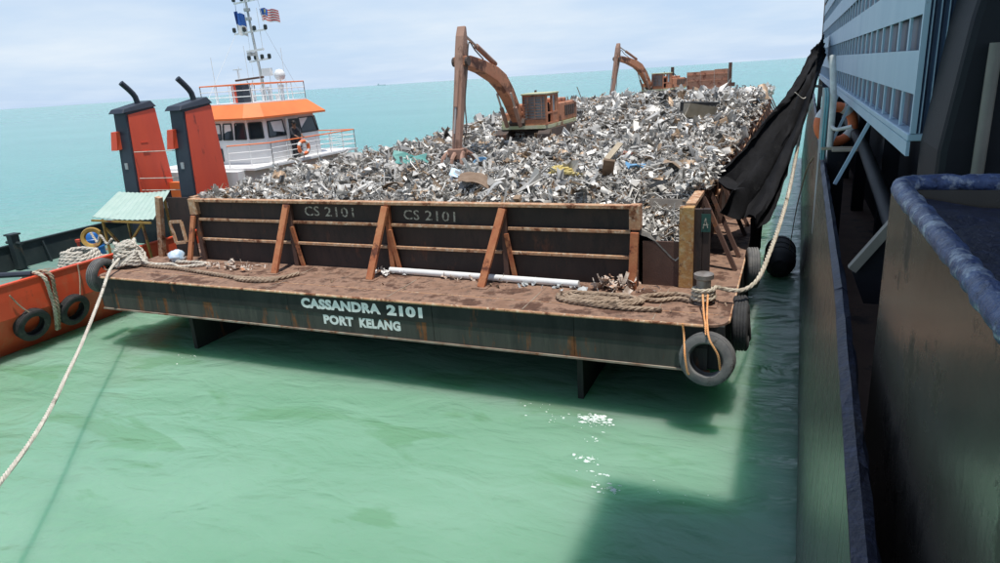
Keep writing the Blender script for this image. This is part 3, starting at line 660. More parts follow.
    cyl('arm_cylinder', (3.75, BYc, 3.28), (6.62, BYc, 4.38), e, .10)
    # arm: fat at the top, thin at the bottom
    al = [(6.52, 4.55, .12), (6.60, 4.20, .34), (6.70, 3.55, .52), (6.86, 2.95, .46), (7.25, 1.75, .34), (7.55, .75, .25), (7.60, .45, .2)]
    rings = []
    for i, (x, z, d) in enumerate(al):
        a = V(*al[max(i-1, 0)][:2]); b = V(*al[min(i+1, len(al)-1)][:2]); t = (b-a).normalized(); nrm = (-t[1], t[0])
        rings.append([(x+nrm[0]*d/2, BYc-.155, z+nrm[1]*d/2), (x+nrm[0]*d/2, BYc+.155, z+nrm[1]*d/2), (x-nrm[0]*d/2, BYc+.155, z-nrm[1]*d/2), (x-nrm[0]*d/2, BYc-.155, z-nrm[1]*d/2)])
    arm = MB().loft(rings).build('arm', 'excavator_arm', e, bevel=.03)
    MB().tube([(6.78, BYc-.30, 3.38), (6.78, BYc+.30, 3.38)], .16, 12).build('pivot_pin', 'excavator_dark', arm)
    cyl('bucket_cylinder', (7.15, BYc+.02, 3.1), (7.78, BYc+.02, 1.0), e, .07)
    MB().tube(spline([(5.4, BYc+.24, 3.45), (6.2, BYc+.30, 3.75), (6.6, BYc+.27, 4.0), (6.85, BYc+.25, 3.2), (7.2, BYc+.24, 2.0), (7.45, BYc+.35, 1.2), (7.6, BYc+.25, .6)], .15), .025, 6).build('hose', 'excavator_dark', e)
    # grapple half buried in the heap
    gr = MB().box(7.38, 7.85, BYc-.28, BYc+.28, .12, .48).build('grapple', 'excavator_arm', e, bevel=.03)
    for s in (-1, 1):
        for q in (-.28, 0, .28):
            MB().tube(spline([(7.6+s*.15, BYc+q, .35), (7.6+s*.48, BYc+q*1.3, .15), (7.6+s*.52, BYc+q*1.3, -.25), (7.6+s*.25, BYc+q, -.6)], .12), [.085, .08, .075, .07, .06, .06, .05, .045, .04, .04, .04, .04, .04][:len(spline([(7.6+s*.15, BYc+q, .35), (7.6+s*.48, BYc+q*1.3, .15), (7.6+s*.52, BYc+q*1.3, -.25), (7.6+s*.25, BYc+q, -.6)], .12))], 6).build('tine', 'excavator_arm', gr)
    return e
exc = make_excavator()
exc2 = copy_tree(exc)
exc.location = (-10.42, 29.0, 2.22); exc.rotation_euler = (0, 0, R(-90)); exc['label'] = 'large rusty orange excavator with its grapple down on the near part of the heap'
exc2.location = (-10.6, 62.0, 2.45); exc2.rotation_euler = (0, 0, R(-109)); exc2['label'] = 'small looking rusty excavator at the far end of the heap'

# odd coloured pieces in the heap
def odd(name, mb, mt, loc, rot, label, cat):
    o = mb.build(name, mt); o.location = loc; o.rotation_euler = rot; return tag(o, label, cat)
def bowl(r):
    return MB().lathe([(r*.15, -r*.5), (r*.7, -r*.35), (r, .0), (r*.95, .0), (r*.62, -r*.28), (r*.1, -r*.42)], 18, closed=True)
odd('blue_basin', bowl(.38), 'scrap_blue', on_heap(-9.9, 21.5, .2), (.9, .3, 0), 'blue basin on the heap below the near excavator', 'basin')
odd('yellow_tangle', rope_mb([(-.5, 0, 0), (-.2, .2, .15), (.1, -.1, .2), (.3, .2, .05), (.0, .3, .22), (-.35, -.1, .22), (.15, -.2, .1), (.5, .05, 0)], .07), 'scrap_yellow', on_heap(-5.9, 18.4, .15), (0, 0, .5), 'tangle of yellow hose in the middle of the heap', 'hose')
odd('teal_panel', t_sheet(31, 3, .12, .5), 'scrap_teal', on_heap(-12.4, 21.0, .18), (.4, .2, .6), 'teal metal panel on the left part of the heap', 'panel').scale = (1.2, 1.2, 1)
odd('wooden_plank', MB().box(-.65, .65, -.10, .10, -.02, .02), 'scrap_tan', on_heap(-5.0, 20.2, .25), (.2, -.5, 1.2), 'pale wooden plank leaning on the heap above the yellow tangle', 'plank')
odd('brown_board', MB().box(-.8, .8, -.16, .16, -.03, .03), 'scrap_brown', on_heap(-4.75, 18.9, .25), (.2, .55, 1.9), 'brown board standing out of the heap beside the plank', 'board')
odd('curved_brown_scrap', t_curl(33, .6, .4), 'scrap_brown', on_heap(-8.2, 17.3, .1), (.3, .2, .3), 'curved brown metal panel behind the end wall', 'panel').scale = (1.3, 1, .8)
odd('red_fragment', t_block(34), 'scrap_red', on_heap(-4.65, 21.2, .15), (.2, .3, .3), 'small red fragment on the heap', 'fragment').scale = (.4, .4, .4)
odd('black_panel', MB().box(-.9, .9, -.04, .04, -.32, .32), 'scrap_black', on_heap(-4.05, 34.0, .25), (.25, .05, .1), 'black flat panel standing on the upper right of the heap', 'panel')
odd('yellowed_box', t_block(36), 'scrap_tan', on_heap(-3.85, 31.5, .25), (.1, .2, .5), 'yellowed dented box below the black panel', 'box').scale = (1.1, 1.1, 1.6)
odd('grey_tray', MB().prism([(-.5, -.12, 0), (.5, -.12, 0), (.54, -.12, .30), (-.54, -.12, .30)], (0, .25, 0)), 'tray_grey', (-2.72, 17.3, 1.45), (-.15, .05, .12), 'grey metal tray at the corner of the heap beside the right wall', 'tray')
odd('blue_sheet', t_sheet(37, 3, .15, .4), 'scrap_blue', on_heap(-4.0, 19.6, .2), (.2, .1, .5), 'small blue sheet on the heap right of the brown board', 'sheet').scale = (.7, .7, .7)
odd('white_trough', t_curl(38, .9, .35), 'bag_white', on_heap(-9.3, 18.3, .12), (.2, .4, .4), 'white curved sheet lying left of the curved brown panel', 'sheet').scale = (.9, .8, .6)
odd('steel_rod', MB().tube([(0, 0, -.3), (.05, .02, .9)], .03, 6), 'scrap_brown', on_heap(-13.0, 45.0, .2), (.2, -.35, 0), 'thin rod sticking up from the crest of the heap', 'rod')

# ------------------------------------------------------------------ tyres and mooring gear
def tyre_mesh(name, Ro, mt, wd=.30):
    h = wd/2; t = Ro
    prof = [(t*.60, -h*.75), (t*.66, -h), (t*.86, -h*1.05), (t*.97, -h*.86)]
    for k in range(4):
        z = -h*.7+k*h*.4; prof += [(t, z), (t, z+h*.26), (t*.965, z+h*.28), (t*.965, z+h*.38)]
    prof += [(t*.97, h*.86), (t*.86, h*1.05), (t*.66, h), (t*.60, h*.75), (t*.66, h*.62), (t*.88, h*.6), (t*.92, 0), (t*.88, -h*.6), (t*.66, -h*.62)]
    return MB().lathe(prof, 36, closed=True).mesh(name, mt, True)
T1 = tyre_mesh('tyre_fender', .54, 'tyre_grey'); T2 = tyre_mesh('tyre_fender', .52, 'tyre')
def tyre(me, loc, rot, label):
    return tag(place(me, 'tyre_fender', None, loc, rot), label, 'tyre', 'tyre fenders')
tyre(T1, (-1.27, 12.92, -.65), (R(82), R(4), R(-8)), 'grey tyre fender hanging at the near right corner of the barge')
tyre(T2, (-.72, 14.1, -.35), (0, R(88), 0), 'dark tyre fender just round the right corner of the barge')
tyre(T2, (-.74, 14.75, -.42), (0, R(84), R(6)), 'dark tyre fender second from the corner on the right side of the barge')
tyre(T1, (-.72, 18.3, -.25), (0, R(90), R(8)), 'pale worn tyre on the right side of the barge below the tarp')
tyre(T1, (-19.75, 13.75, -.20), (R(4), R(96), R(14)), 'grey tyre fender on the left corner of the barge')
tyre(T2, (-21.28, 12.2, -1.42), (R(0), R(108), 0), 'black tyre fender on the tug hull nearest the left edge')
tyre(T2, (-21.28, 13.55, -1.40), (R(0), R(108), R(4)), 'black tyre fender on the tug hull nearest the barge')
def rope_thing(name, pts, r, mt, label, cat='rope', group=None):
    return tag(rope_mb(pts, r).build(name, mt), label, cat, group)
rope_thing('tyre_lashing', [(-1.78, 13.02, .02), (-1.74, 12.99, -.25), (-1.68, 12.72, -.55), (-1.62, 12.70, -.9), (-1.6, 12.85, -1.0)], .022, 'rope_orange', 'orange lashing on the left of the corner tyre', group='orange lashings of the corner tyre')
rope_thing('tyre_lashing', [(-1.42, 14.15, .30), (-1.36, 13.5, .08), (-1.30, 13.02, .03), (-1.22, 12.72, -.15), (-1.05, 12.68, -.45), (-1.0, 12.75, -.8)], .022, 'rope_orange', 'orange lashing from the bollard over the top of the corner tyre', group='orange lashings of the corner tyre')
rope_thing('tyre_lashing', [(-1.52, 14.1, .3), (-1.42, 13.5, .06), (-1.34, 13.03, .03), (-1.30, 12.85, -.12)], .022, 'rope_orange', 'short orange lashing from the bollard to the corner tyre', group='orange lashings of the corner tyre')
def bollard(x, y, label, h=.62):
    b = thing('bollard', (x, y, 0), label, 'bollard', 'bollards on the barge deck')
    MB().lathe([(0, 0), (.2, 0), (.2, .06), (.155, .08), (.15, h-.14), (.21, h-.10), (.21, h-.01), (.19, h), (0, h)], 20, (x, y, 0)).build('post', 'steel_worn', b, True)
    MB().box(x-.3, x+.3, y-.26, y+.26, .001, .03).build('base_plate', 'deck_rust', b)
    return b
bollard(-1.53, 14.35, 'rusty mooring bollard at the right corner of the barge deck', .70)
def turns(x, y, r, z0, n, rr):
    pts = []
    for k in range(n*12+1):
        t = k/12*2*math.pi; pts.append((x+math.cos(t)*r*(1+.06*math.sin(t*.37)), y+math.sin(t)*r, z0+k/12*rr*1.9))
    return pts
# mooring line from the right bollard up to the ship
rope_thing('mooring_rope', turns(-1.53, 14.35, .22, .10, 3, .05)+[(-1.29, 14.5, .36), (-1.0, 14.5, .31), (-.70, 14.55, .33), (-.45, 14.8, .52), (-.26, 15.6, .92), (-.06, 17.2, 1.40), (.10, 19.4, 1.9), (.26, 22.3, 2.75), (.40, 24.6, 3.55), (.56, 26.3, 4.0), (.9, 27.0, 4.0)], .05, 'rope', 'beige mooring rope from the right bollard up to the ship', group='mooring ropes')
# slack hawser beside it
rope_thing('deck_rope', [(-1.75, 14.3, .06), (-2.1, 14.45, .06), (-2.5, 14.2, .07), (-2.9, 14.35, .06), (-2.55, 14.6, .07), (-2.1, 14.75, .06), (-1.8, 14.6, .06)], .055, 'rope_brown', 'brown rope loop on deck left of the right bollard')
coilp = []
for k in range(4*14):
    t = k/14*2*math.pi; coilp.append((-3.72+math.cos(t)*(.95-.05*(k/14)), 13.98+math.sin(t)*(.36-.055*(k/14)), .06+.022*(k/14)+.012*math.sin(t*3)))
coilp = [(x+rng.gauss(0, .035), y+rng.gauss(0, .03), z+abs(rng.gauss(0, .012))) for x, y, z in coilp[::2]]
rope_thing('rope_coil', coilp, .055, 'rope_brown', 'flattened coil of brown rope on the right part of the deck', 'rope')
rope_thing('hawser', [(-2.3, 13.62, .06), (-3.1, 13.58, .06), (-3.9, 13.66, .06), (-4.6, 13.85, .06), (-4.75, 14.2, .06), (-4.3, 14.35, .07)], .06, 'rope_brown', 'thick brown hawser along the deck edge in front of the rope coil')
rope_thing('hawser', [(-18.9, 14.35, .06), (-18.0, 14.2, .06), (-16.9, 14.15, .06), (-15.6, 13.95, .06), (-14.4, 13.75, .06), (-13.4, 13.72, .06), (-12.8, 13.95, .06), (-12.5, 14.4, .07)], .06, 'rope_brown', 'thick brown hawser on the left part of the deck')
rope_thing('hawser', [(-14.1, 13.62, .06), (-13.6, 13.55, .06), (-13.1, 13.62, .06), (-12.75, 13.8, .06)], .06, 'rope_brown', 'short brown hawser end at the deck edge near the first strut')
# pile of rope over the left bollard
bollard(-19.0, 14.25, 'rope covered bollard at the left corner of the barge deck')
g = random.Random(11); pile = []
for k in range(9*12):
    t = k/12*2*math.pi*1.03; q = k/(9*12); pile.append((-19.02+math.cos(t)*(.52-.25*q)+g.gauss(0, .03), 14.25+math.sin(t)*(.42-.2*q)+g.gauss(0, .03), .07+.72*q+.05*math.sin(t*2+k)))
rope_thing('rope_pile', pile, .06, 'rope_pale', 'heap of pale rope turns piled on the left bollard', 'rope')
rope_thing('deck_rope', [(-18.6, 14.3, .5), (-18.3, 14.2, .2), (-18.0, 14.35, .07), (-17.5, 14.5, .06), (-17.0, 14.3, .06), (-16.6, 14.5, .06), (-16.3, 14.75, .06), (-16.9, 14.85, .06), (-17.6, 14.75, .06)], .055, 'rope_pale', 'pale rope trailing from the left bollard along the wall')
rope_thing('mooring_rope', [(-18.95, 13.85, .35), (-18.55, 13.15, .16), (-17.4, 11.85, -.22), (-15.0, 9.2, -.74), (-11.6, 5.6, -.78), (-6, -.9, .2), (.3, -8.8, 2.4)], .045, 'rope_pale', 'taut pale mooring rope from the left bollard down to the lower left', group='mooring ropes')

# white pipe and rubbish on the deck
o = MB().tube([(-9.95, 15.12, .10), (-7.0, 15.02, .10), (-4.5, 14.92, .10)], .085, 12).build('white_pipe', 'white_pipe', None, True); tag(o, 'long white plastic pipe lying on deck along the foot of the wall', 'pipe')
def rubbish(name, c, n, spread, label, mt, seed, size=.12):
    g = random.Random(seed); mb = MB()
    for k in range(n):
        t = [t_strip(seed*31+k, .3, 3, 3), t_sheet(seed*17+k, 2, .3, .7), t_strip(seed+k, .12, 4, 4)][k % 3]
        s = size*g.uniform(.6, 1.8); M = Matrix.Translation((c[0]+g.gauss(0, spread[0]), c[1]+g.gauss(0, spread[1]), .03+abs(g.gauss(0, spread[2])))) @ Euler((g.gauss(0, .5), g.gauss(0, .5), g.uniform(0, 6.3))).to_matrix().to_4x4() @ Matrix.Scale(s, 4)
        t.xf(M); mb.add(t.v, t.f)
    return tag(mb.build(name, mt), label, 'rubbish', kind='stuff')
rubbish('rubbish_heap', (-3.55, 14.95), 60, (.35, .14, .12), 'small heap of whitish and orange rubbish beside the right strut', 'debris', 2, .17)
rubbish('rubbish_heap', (-15.2, 14.6), 45, (.55, .16, .07), 'small heap of dry rubbish on deck at the left end of the wall', 'debris', 3, .15)
rubbish('rubbish_heap', (-7.2, 14.95), 30, (.5, .08, .05), 'scatter of straw coloured rubbish on the white pipe', 'debris', 4, .12)
rubbish('rubbish_heap', (-9.9, 15.0), 26, (.35, .10, .05), 'scatter of pale scraps at the left end of the white pipe', 'band_white', 5, .12)
rubbish('rubbish_heap', (-5.2, 14.75), 24, (.7, .12, .03), 'grey scraps on the deck in front of the white pipe', 'light_grey', 6, .12)
rubbish('rubbish_heap', (-8.5, 14.4), 40, (4.5, .4, .01), 'tiny dark scraps strewn over the rusty deck', 'scrap_brown', 7, .07)
def bag(x, y, z, s, seed, mt, label):
    g = random.Random(seed); mb = MB(); rings = []
    for i in range(7):
        t = i/6; r = s*math.sin(math.pi*(.08+.87*t))**.6; rings.append([(x+math.cos(a*math.pi/5)*r*g.uniform(.75, 1.2), y+math.sin(a*math.pi/5)*r*g.uniform(.7, 1.1), z+s*1.5*t+g.uniform(-.02, .02)) for a in range(10)])
    return tag(mb.loft(rings).build('plastic_bag', mt, None, True), label, 'bag')
bag(-17.75, 14.95, .0, .26, 5, 'bag_white', 'white and blue plastic bag on deck by the left post')
bag(-18.05, 15.1, .0, .2, 8, 'bag_white', 'smaller crumpled white plastic bag behind the other bag')
sg = thing('small_sign', (-1.64, WY+.11, 1.3), 'small dark green plate with a white mark on the right corner channel', 'sign')
MB().box(-1.74, -1.54, WY+.085, WY+.098, 1.34, 1.76).build('plate', 'sign_green', sg)
MB().bar((-1.70, WY+.078, 1.42), (-1.65, WY+.078, 1.66), .02, .006, up=(0, -1, 0)).bar((-1.65, WY+.077, 1.66), (-1.60, WY+.077, 1.44), .02, .006, up=(0, -1, 0)).bar((-1.70, WY+.076, 1.50), (-1.58, WY+.076, 1.52), .016, .006, up=(0, -1, 0)).build('mark', 'chalk', sg)

# ------------------------------------------------------------------ tug lying along the left side
TC = -24.25
tug = thing('tug', (TC, 20, WATER), 'orange hulled tug boat with white wheelhouse and two red funnels left of the barge', 'tug boat')
def half(y):  # half breadth of the rail
    if y < 6: return 2.75+.15*(y-4)
    if y < 27: return 3.08
    return max(.15, 3.08*math.sqrt(max(0, 1-((y-27)/9.5)**2)))
def sheer(y): return -.02+.0012*max(0, y-20)**2*3
ST = list(np.linspace(4, 24, 14))+[26, 28, 30, 31.5, 33, 34.3, 35.4, 36.2]
def side_pts(y, s):
    h = half(y); z = sheer(y)
    return [(TC+s*h, y, z), (TC+s*h*.998, y, z-.45), (TC+s*(h*.99), y, min(z-.55, -1.02)), (TC+s*h*.72, y, WATER-.05), (TC+s*h*.5, y, -3.3)]
rings = []
for y in ST:
    a = side_pts(y, 1); b = side_pts(y, -1)
    rings.append(a+b[::-1])
MB().loft(rings, cap=True, closed=False).build('hull', 'tug_orange', tug)
for s in (1, -1):
    inner = [[(TC+s*(half(y)-.06), y, sheer(y)-.002), (TC+s*(half(y)-.13), y, -.95)] for y in ST]
    MB().sheet(inner, .02).build('bulwark', 'tug_black', tug)
    cap = [[(TC+s*(half(y)+.03), y, sheer(y)+.02), (TC+s*(half(y)-.14), y, sheer(y)+.02)] for y in ST]
    MB().sheet(cap, .05).build('bulwark_cap', 'tug_orange' if s == 1 else 'tug_black', tug)
    for y in np.arange(8, 26, 2.2):
        MB().bar((TC+s*(half(y)-.16), y, sheer(y)-.08), (TC+s*(half(y)-.42), y, -.93), .05, .08).build('bulwark_stay', 'tug_black', tug)
MB().prism([(TC+half(y)-.1, y, -1.0) for y in ST]+[(TC-half(y)+.1, y, -1.0) for y in ST[::-1]], (0, 0, .06)).build('deck', 'tug_deck', tug)
MB().box(TC-2.9, TC+2.9, 3.97, 4.06, -1.0, 0).build('transom', 'tug_orange', tug)
MB().box(-26.6, -21.75, 22.2, 30.2, -.93, 1.80).build('deckhouse', 'tug_white', tug)
MB().box(-27.2, -21.15, 22.6, 30.4, 1.803, 1.90).build('bridge_deck', 'tug_white', tug)
# wheelhouse
WH = [(-26.3, 24.5), (-25.7, 24.0), (-22.55, 24.0), (-22.0, 24.55), (-22.0, 28.4), (-22.5, 28.9), (-25.8, 28.9), (-26.3, 28.4)]
def ringz(poly, z, k): # offset towards/away from centre
    cx, cy = -24.15, 26.45; o_ = []
    for x, y in poly: d = V(x-cx, y-cy); l_ = d.length; d = d*((l_+k)/l_); o_.append((cx+d.x, cy+d.y, z))
    return o_
MB().loft([ringz(WH, 1.905, 0), ringz(WH, 2.85, 0), ringz(WH, 3.92, -.18)]).build('wheelhouse', 'tug_white', tug)
rf = MB().loft([ringz(WH, 3.88, .45), ringz(WH, 3.97, .46), ringz(WH, 4.55, -.35)]).build('roof', 'tug_roof', tug)
MB().loft([ringz(WH, 4.552, -.38), ringz(WH, 4.60, -.38)]).build('roof_deck', 'tug_white', rf)
def window(i, t0, t1, z0, z1, skew=.0):
    a = V(*WH[i], 0); b = V(*WH[(i+1) % 8], 0)
    def pt(t, z, push):
        q = a+(b-a)*t; d = V(q.x+24.15, q.y-26.45, 0); l_ = d.length; k = -.18*max(0, (z-2.85)/1.07); d = d*((l_+k+push)/l_); return V(-24.15+d.x, 26.45+d.y, z)
    F = MB(); loop = [(t0, z0), (t1, z0), (t1-skew, z1), (t0+skew, z1)]
    G = MB().prism([pt(t, z, .0) for t, z in loop], (pt(.5, 3, .012)-pt(.5, 3, 0)))
    fr = MB()
    for k in range(4): fr.bar(pt(*loop[k], .02), pt(*loop[(k+1) % 4], .02), .06, .05)
    f = fr.build('window', 'tug_black', tug); G.build('pane', 'glass_dark', f)
for i, t0, t1 in ((1, .30, .50), (1, .54, .72), (1, .77, .97), (2, .12, .88), (3, .06, .36), (3, .66, .98), (4, .1, .9), (1, .06, .26)): window(i, t0, t1, 3.02, 3.72, .012)
window(1, .30, .48, 2.05, 2.6)
dr = MB().box(-21.99, -21.96, 26.15, 26.95, 1.92, 3.72).build('door', 'tug_black', tug)
MB().box(-22.02, -21.92, 26.02, 26.12, 1.92, 3.78).build('door_post', 'tug_white', tug)
# rails
def rail(pts, z0, h, mtop, mpost, par, n=3, step=.9, r=.022):
    P = [V(*p, 0) for p in pts]
    for a, b in zip(P[:-1], P[1:]):
        for k in range(n):
            z = z0+h*(k+1)/n; MB().tube([(a.x, a.y, z), (b.x, b.y, z)], r*(1.4 if k == n-1 else 1), 6).build('rail', mtop if k == n-1 else mpost, par)
        m_ = max(1, int((b-a).length/step))
        for k in range(m_+1):
            q = a+(b-a)*(k/m_); MB().tube([(q.x, q.y, z0), (q.x, q.y, z0+h)], r*1.1, 6).build('stanchion', mpost, par)
rail([(-21.22, 23.9), (-21.22, 30.3), (-24.2, 30.3)], 1.9, .95, 'tug_roof', 'tug_white', tug, 4, 1.0)
rail([(-21.22, 23.9), (-22.6, 22.7)], 1.9, .95, 'tug_roof', 'tug_white', tug, 3, .8)
top = [(-25.6, 24.7), (-22.6, 24.7), (-22.45, 28.3), (-25.6, 28.3), (-25.6, 24.7)]
rail(top, 4.6, .82, 'tug_roof', 'tug_white', tug, 3, .8)
for x, mt, w_ in ((-23.75, 'tug_red', .14), (-23.45, 'tug_navy', .18)): MB().box(x-w_, x+w_, 24.9, 25.4, 4.602, 5.45).build('vent_box', mt, tug, bevel=.02)
g = random.Random(5)
for k in range(9):
    x, y = g.uniform(-25.3, -22.8), g.uniform(25, 28); h = g.uniform(.25, .75)
    MB().lathe([(0, 0), (.09, 0), (.09, h*.7), (.13, h*.72), (.13, h), (0, h)], 10, (x, y, 4.602)).build('deck_fitting', 'tug_white', tug)
MB().tube([(-22.75, 27.0, 4.6), (-22.75, 27.0, 5.55)], .035, 6).build('dome_post', 'tug_white', tug)
MB().lathe([(0, -.26), (.18, -.2), (.26, -.05), (.25, .1), (.15, .24), (0, .28)], 16, (-22.75, 27.0, 5.75)).build('radar_dome', 'tug_white', tug, True)
# mast
mx_, my_ = -23.9, 26.8
mast = MB().tube([(mx_+.28, my_, 4.6), (mx_+.1, my_, 7), (mx_-.12, my_, 10.6)], [.075, .06, .045], 8).build('mast', 'light_grey', tug, True)
for z, w_, dx in ((7.75, .95, -.05), (6.45, .62, .25), (9.1, .75, .0)):
    MB().bar((mx_+dx-w_, my_, z), (mx_+dx+w_, my_, z+.08), .07, .07).build('cross_arm', 'tug_white', mast)
    for t in (-1, -.35, .3, 1):
        x = mx_+dx+w_*t; MB().lathe([(0, 0), (.06, .02), (.085, .05), (.085, .2), (.05, .24), (0, .24)], 8, (x, my_, z+.06)).build('lamp', 'tug_black', mast)
MB().box(mx_+.35, mx_+.85, my_-.1, my_+.1, 5.75, 6.1).build('light_box', 'tug_white', mast)
MB().bar((mx_-.95, my_-.5, 5.62), (mx_+.75, my_-.5, 5.70), .14, .09).build('radar_scanner', 'wall_brown', mast, bevel=.02)
for s in (-.18, .18): MB().tube([(mx_-.1, my_-.5, 5.1), (mx_-.1+s, my_-.5, 5.58)], .03, 6).build('scanner_leg', 'tug_white', mast)
MB().tube([(mx_-.1, my_-.5, 4.6), (mx_-.1, my_-.5, 5.12)], .05, 6).build('scanner_post', 'tug_white', mast)
MB().tube([(mx_-.75, my_-.5, 5.7), (mx_-.75, my_-.5, 6.1)], .03, 6).build('aerial', 'tug_white', mast); MB().bar((mx_-1.0, my_-.5, 6.12), (mx_-.5, my_-.5, 6.12), .06, .05).build('aerial', 'tug_white', mast)
for a, b in (((mx_-.9, my_, 7.8), (-25.5, 24.8, 4.6)), ((mx_+.85, my_, 7.8), (-22.5, 28.2, 4.6)), ((mx_-.1, my_, 10.4), (-25.5, 28.2, 4.6))): MB().tube([a, b], .009, 4).build('stay_wire', 'tug_white', mast)
MB().tube([(mx_-.75, my_, 8.2), (mx_-.6, my_, 10)], .012, 4).build('halyard', 'tug_navy', mast); MB().tube([(mx_+.68, my_, 9.2), (mx_+.9, my_, 7.9)], .012, 4).build('halyard', 'tug_white', mast)
for k_, (dx_, dy_, z_, h_) in enumerate(((-1.2, -1.6, 5.4, 1.3), (.9, -.9, 5.4, 1.0), (1.1, .6, 5.4, 1.6), (-1.5, .4, 5.4, .9), (.55, 0, 7.8, 1.0), (-.6, 0, 6.5, .7), (.45, .3, 5.4, .6))):
    MB().tube([(mx_+dx_, my_+dy_, z_-.9), (mx_+dx_, my_+dy_, z_+h_)], .014, 5).build('aerial', 'tug_white', mast)
for z_ in (8.3, 8.7, 9.6): MB().box(mx_-.16, mx_+.1, my_-.08, my_+.08, z_, z_+.14).build('lamp_bracket', 'light_grey', mast)
MB().bar((mx_-.1, my_-.35, 6.9), (mx_+.9, my_-.35, 6.95), .1, .08).build('radar_scanner', 'tug_white', mast); MB().box(mx_-.05, mx_+.12, my_-.45, my_+.05, 6.7, 6.86).build('scanner_bracket', 'light_grey', mast)
# funnels
for fx in (-22.05, -25.25):
    f = MB().loft([[(fx-.76, 20.0, -.9), (fx, 20.0, -.9), (fx, 21.85, -.9), (fx-.76, 21.85, -.9)], [(fx-.76, 20.0, 1.2), (fx, 20.0, 1.2), (fx, 21.85, 1.2), (fx-.76, 21.85, 1.2)], [(fx-.74, 20.25, 4.62), (fx-.05, 20.25, 4.62), (fx-.05, 21.72, 4.75), (fx-.74, 21.72, 4.75)]]).build('funnel', 'tug_navy', tug, bevel=.02)
    MB().loft([[(fx+.004, 20.10, 1.15), (fx+.03, 20.10, 1.15), (fx+.03, 21.87, 1.15), (fx+.004, 21.87, 1.15)], [(fx-.045, 20.34, 4.46), (fx-.015, 20.34, 4.46), (fx-.015, 21.72, 4.66), (fx-.045, 21.72, 4.66)]]).build('side_panel', 'tug_red', f)
    MB().loft([[(fx-.84, 20.06, 4.52), (fx+.03, 20.06, 4.52), (fx+.04, 21.78, 4.72), (fx-.80, 21.78, 4.72)], [(fx-.78, 20.2, 4.70), (fx-.02, 20.2, 4.70), (fx-.03, 21.6, 4.98), (fx-.74, 21.6, 4.98)]]).build('cap', 'tug_navy', f, bevel=.03)
    for q in (-.48,):
        MB().tube(spline([(fx+q+.12, 21.2, 4.8), (fx+q+.12, 21.15, 5.15), (fx+q+.08, 20.98, 5.42), (fx+q+.0, 20.7, 5.75)], .12), .115, 12).build('exhaust_pipe', 'tug_navy', f, True)
    MB().loft([[(fx-.92, 19.92, 3.05), (fx-.56, 19.92, 3.05), (fx-.52, 20.26, 3.1), (fx-.84, 20.26, 3.1)], [(fx-.84, 20.02, 3.80), (fx-.52, 20.02, 3.80), (fx-.52, 20.33, 3.82), (fx-.80, 20.33, 3.82)]]).build('side_box', 'tug_orange', f)
    MB().box(fx-.5, fx-.35, 20.05, 20.13, 2.25, 2.5).build('flood_lamp', 'light_grey', f)
    for k in range(4 if fx < -24 else 0): MB().box(fx-.028-.0205*(k+1), fx+.06-.0205*(k+1), 20.65, 21.0, 2.9+.38*k, 2.93+.38*k).build('foot_rung', 'tug_red', f)
for z in (1.35, 1.85, 2.95): MB().tube([(-25.2, 20.2, z), (-22.9, 20.2, z+.03)], .018, 5).build('rail', 'rope_pale', tug)
MB().box(-25.2, -22.95, 21.6, 21.9, .4, 1.45).build('casing', 'tug_roof', tug)
MB().lathe([(0, 0), (.22, 0), (.25, .12), (.25, .3), (0, .36)], 12, (-23.6, 21.3, 1.55)).build('vent_cowl', 'tug_white', tug)
# aft deck: awning on a yellow frame, bitts, fittings
aw = [(-23.35, 16.4, 1.02), (-20.25, 16.4, 1.0), (-21.75, 18.6, 1.62), (-24.6, 18.6, 1.55)]
grid = [[V(*aw[0])+(V(*aw[3])-V(*aw[0]))*(i/10)+((V(*aw[1])-V(*aw[0]))*(1-i/10)+(V(*aw[2])-V(*aw[3]))*(i/10))*(j/24)+V(0, 0, .025*(j % 2)-.06*math.sin(math.pi*j/24)) for j in range(25)] for i in range(11)]
MB().sheet(grid, .015).build('awning', 'awning_green', tug)
for a, b in (((-22.9, 16.45, -.9), (-22.9, 16.45, .95)), ((-20.95, 16.6, -.9), (-21.1, 16.6, .95)), ((-22.9, 16.5, .6), (-22.0, 16.5, -.3)), ((-21.1, 16.6, .8), (-22.0, 16.5, -.1)), ((-24.3, 18.5, -.9), (-24.3, 18.5, 1.5)), ((-22.0, 18.5, -.9), (-22.0, 18.5, 1.55)), ((-23.4, 16.4, .9), (-20.4, 16.4, .88))):
    MB().bar(a, b, .07, .07).build('awning_frame', 'yellow_steel', tug)
MB().box(-24.0, -21.6, 18.8, 19.9, -.93, .9).build('winch_house', 'tug_black', tug)
bt = MB().box(-27.05, -26.75, 15.45, 15.75, -.9, .42).build('bitt', 'tug_black', tug, bevel=.02)
MB().tube([(-27.35, 15.6, .12), (-26.45, 15.6, .12)], .06, 8).build('cross_pin', 'tug_black', bt)
MB().box(-27.1, -26.7, 15.4, 15.8, .42, .48).build('cap', 'tug_black', bt)
for x, y, h in ((-26.6, 14.4, .45), (-26.3, 13.6, .4), (-26.7, 17.9, .5)): MB().lathe([(0, 0), (.06, 0), (.06, h), (.1, h+.02), (.1, h+.12), (0, h+.14)], 8, (x, y, -.92)).build('deck_valve', 'tug_red', tug)
MB().box(-25.9, -25.4, 17.0, 17.5, -.93, -.6).build('hatch', 'light_grey', tug, bevel=.03)
MB().tube([(-25.0, 9.5, .05), (-22.6, 11.8, .16), (-21.3, 12.6, .1)], .09, 8).build('tow_bar', 'tug_navy', tug, True)
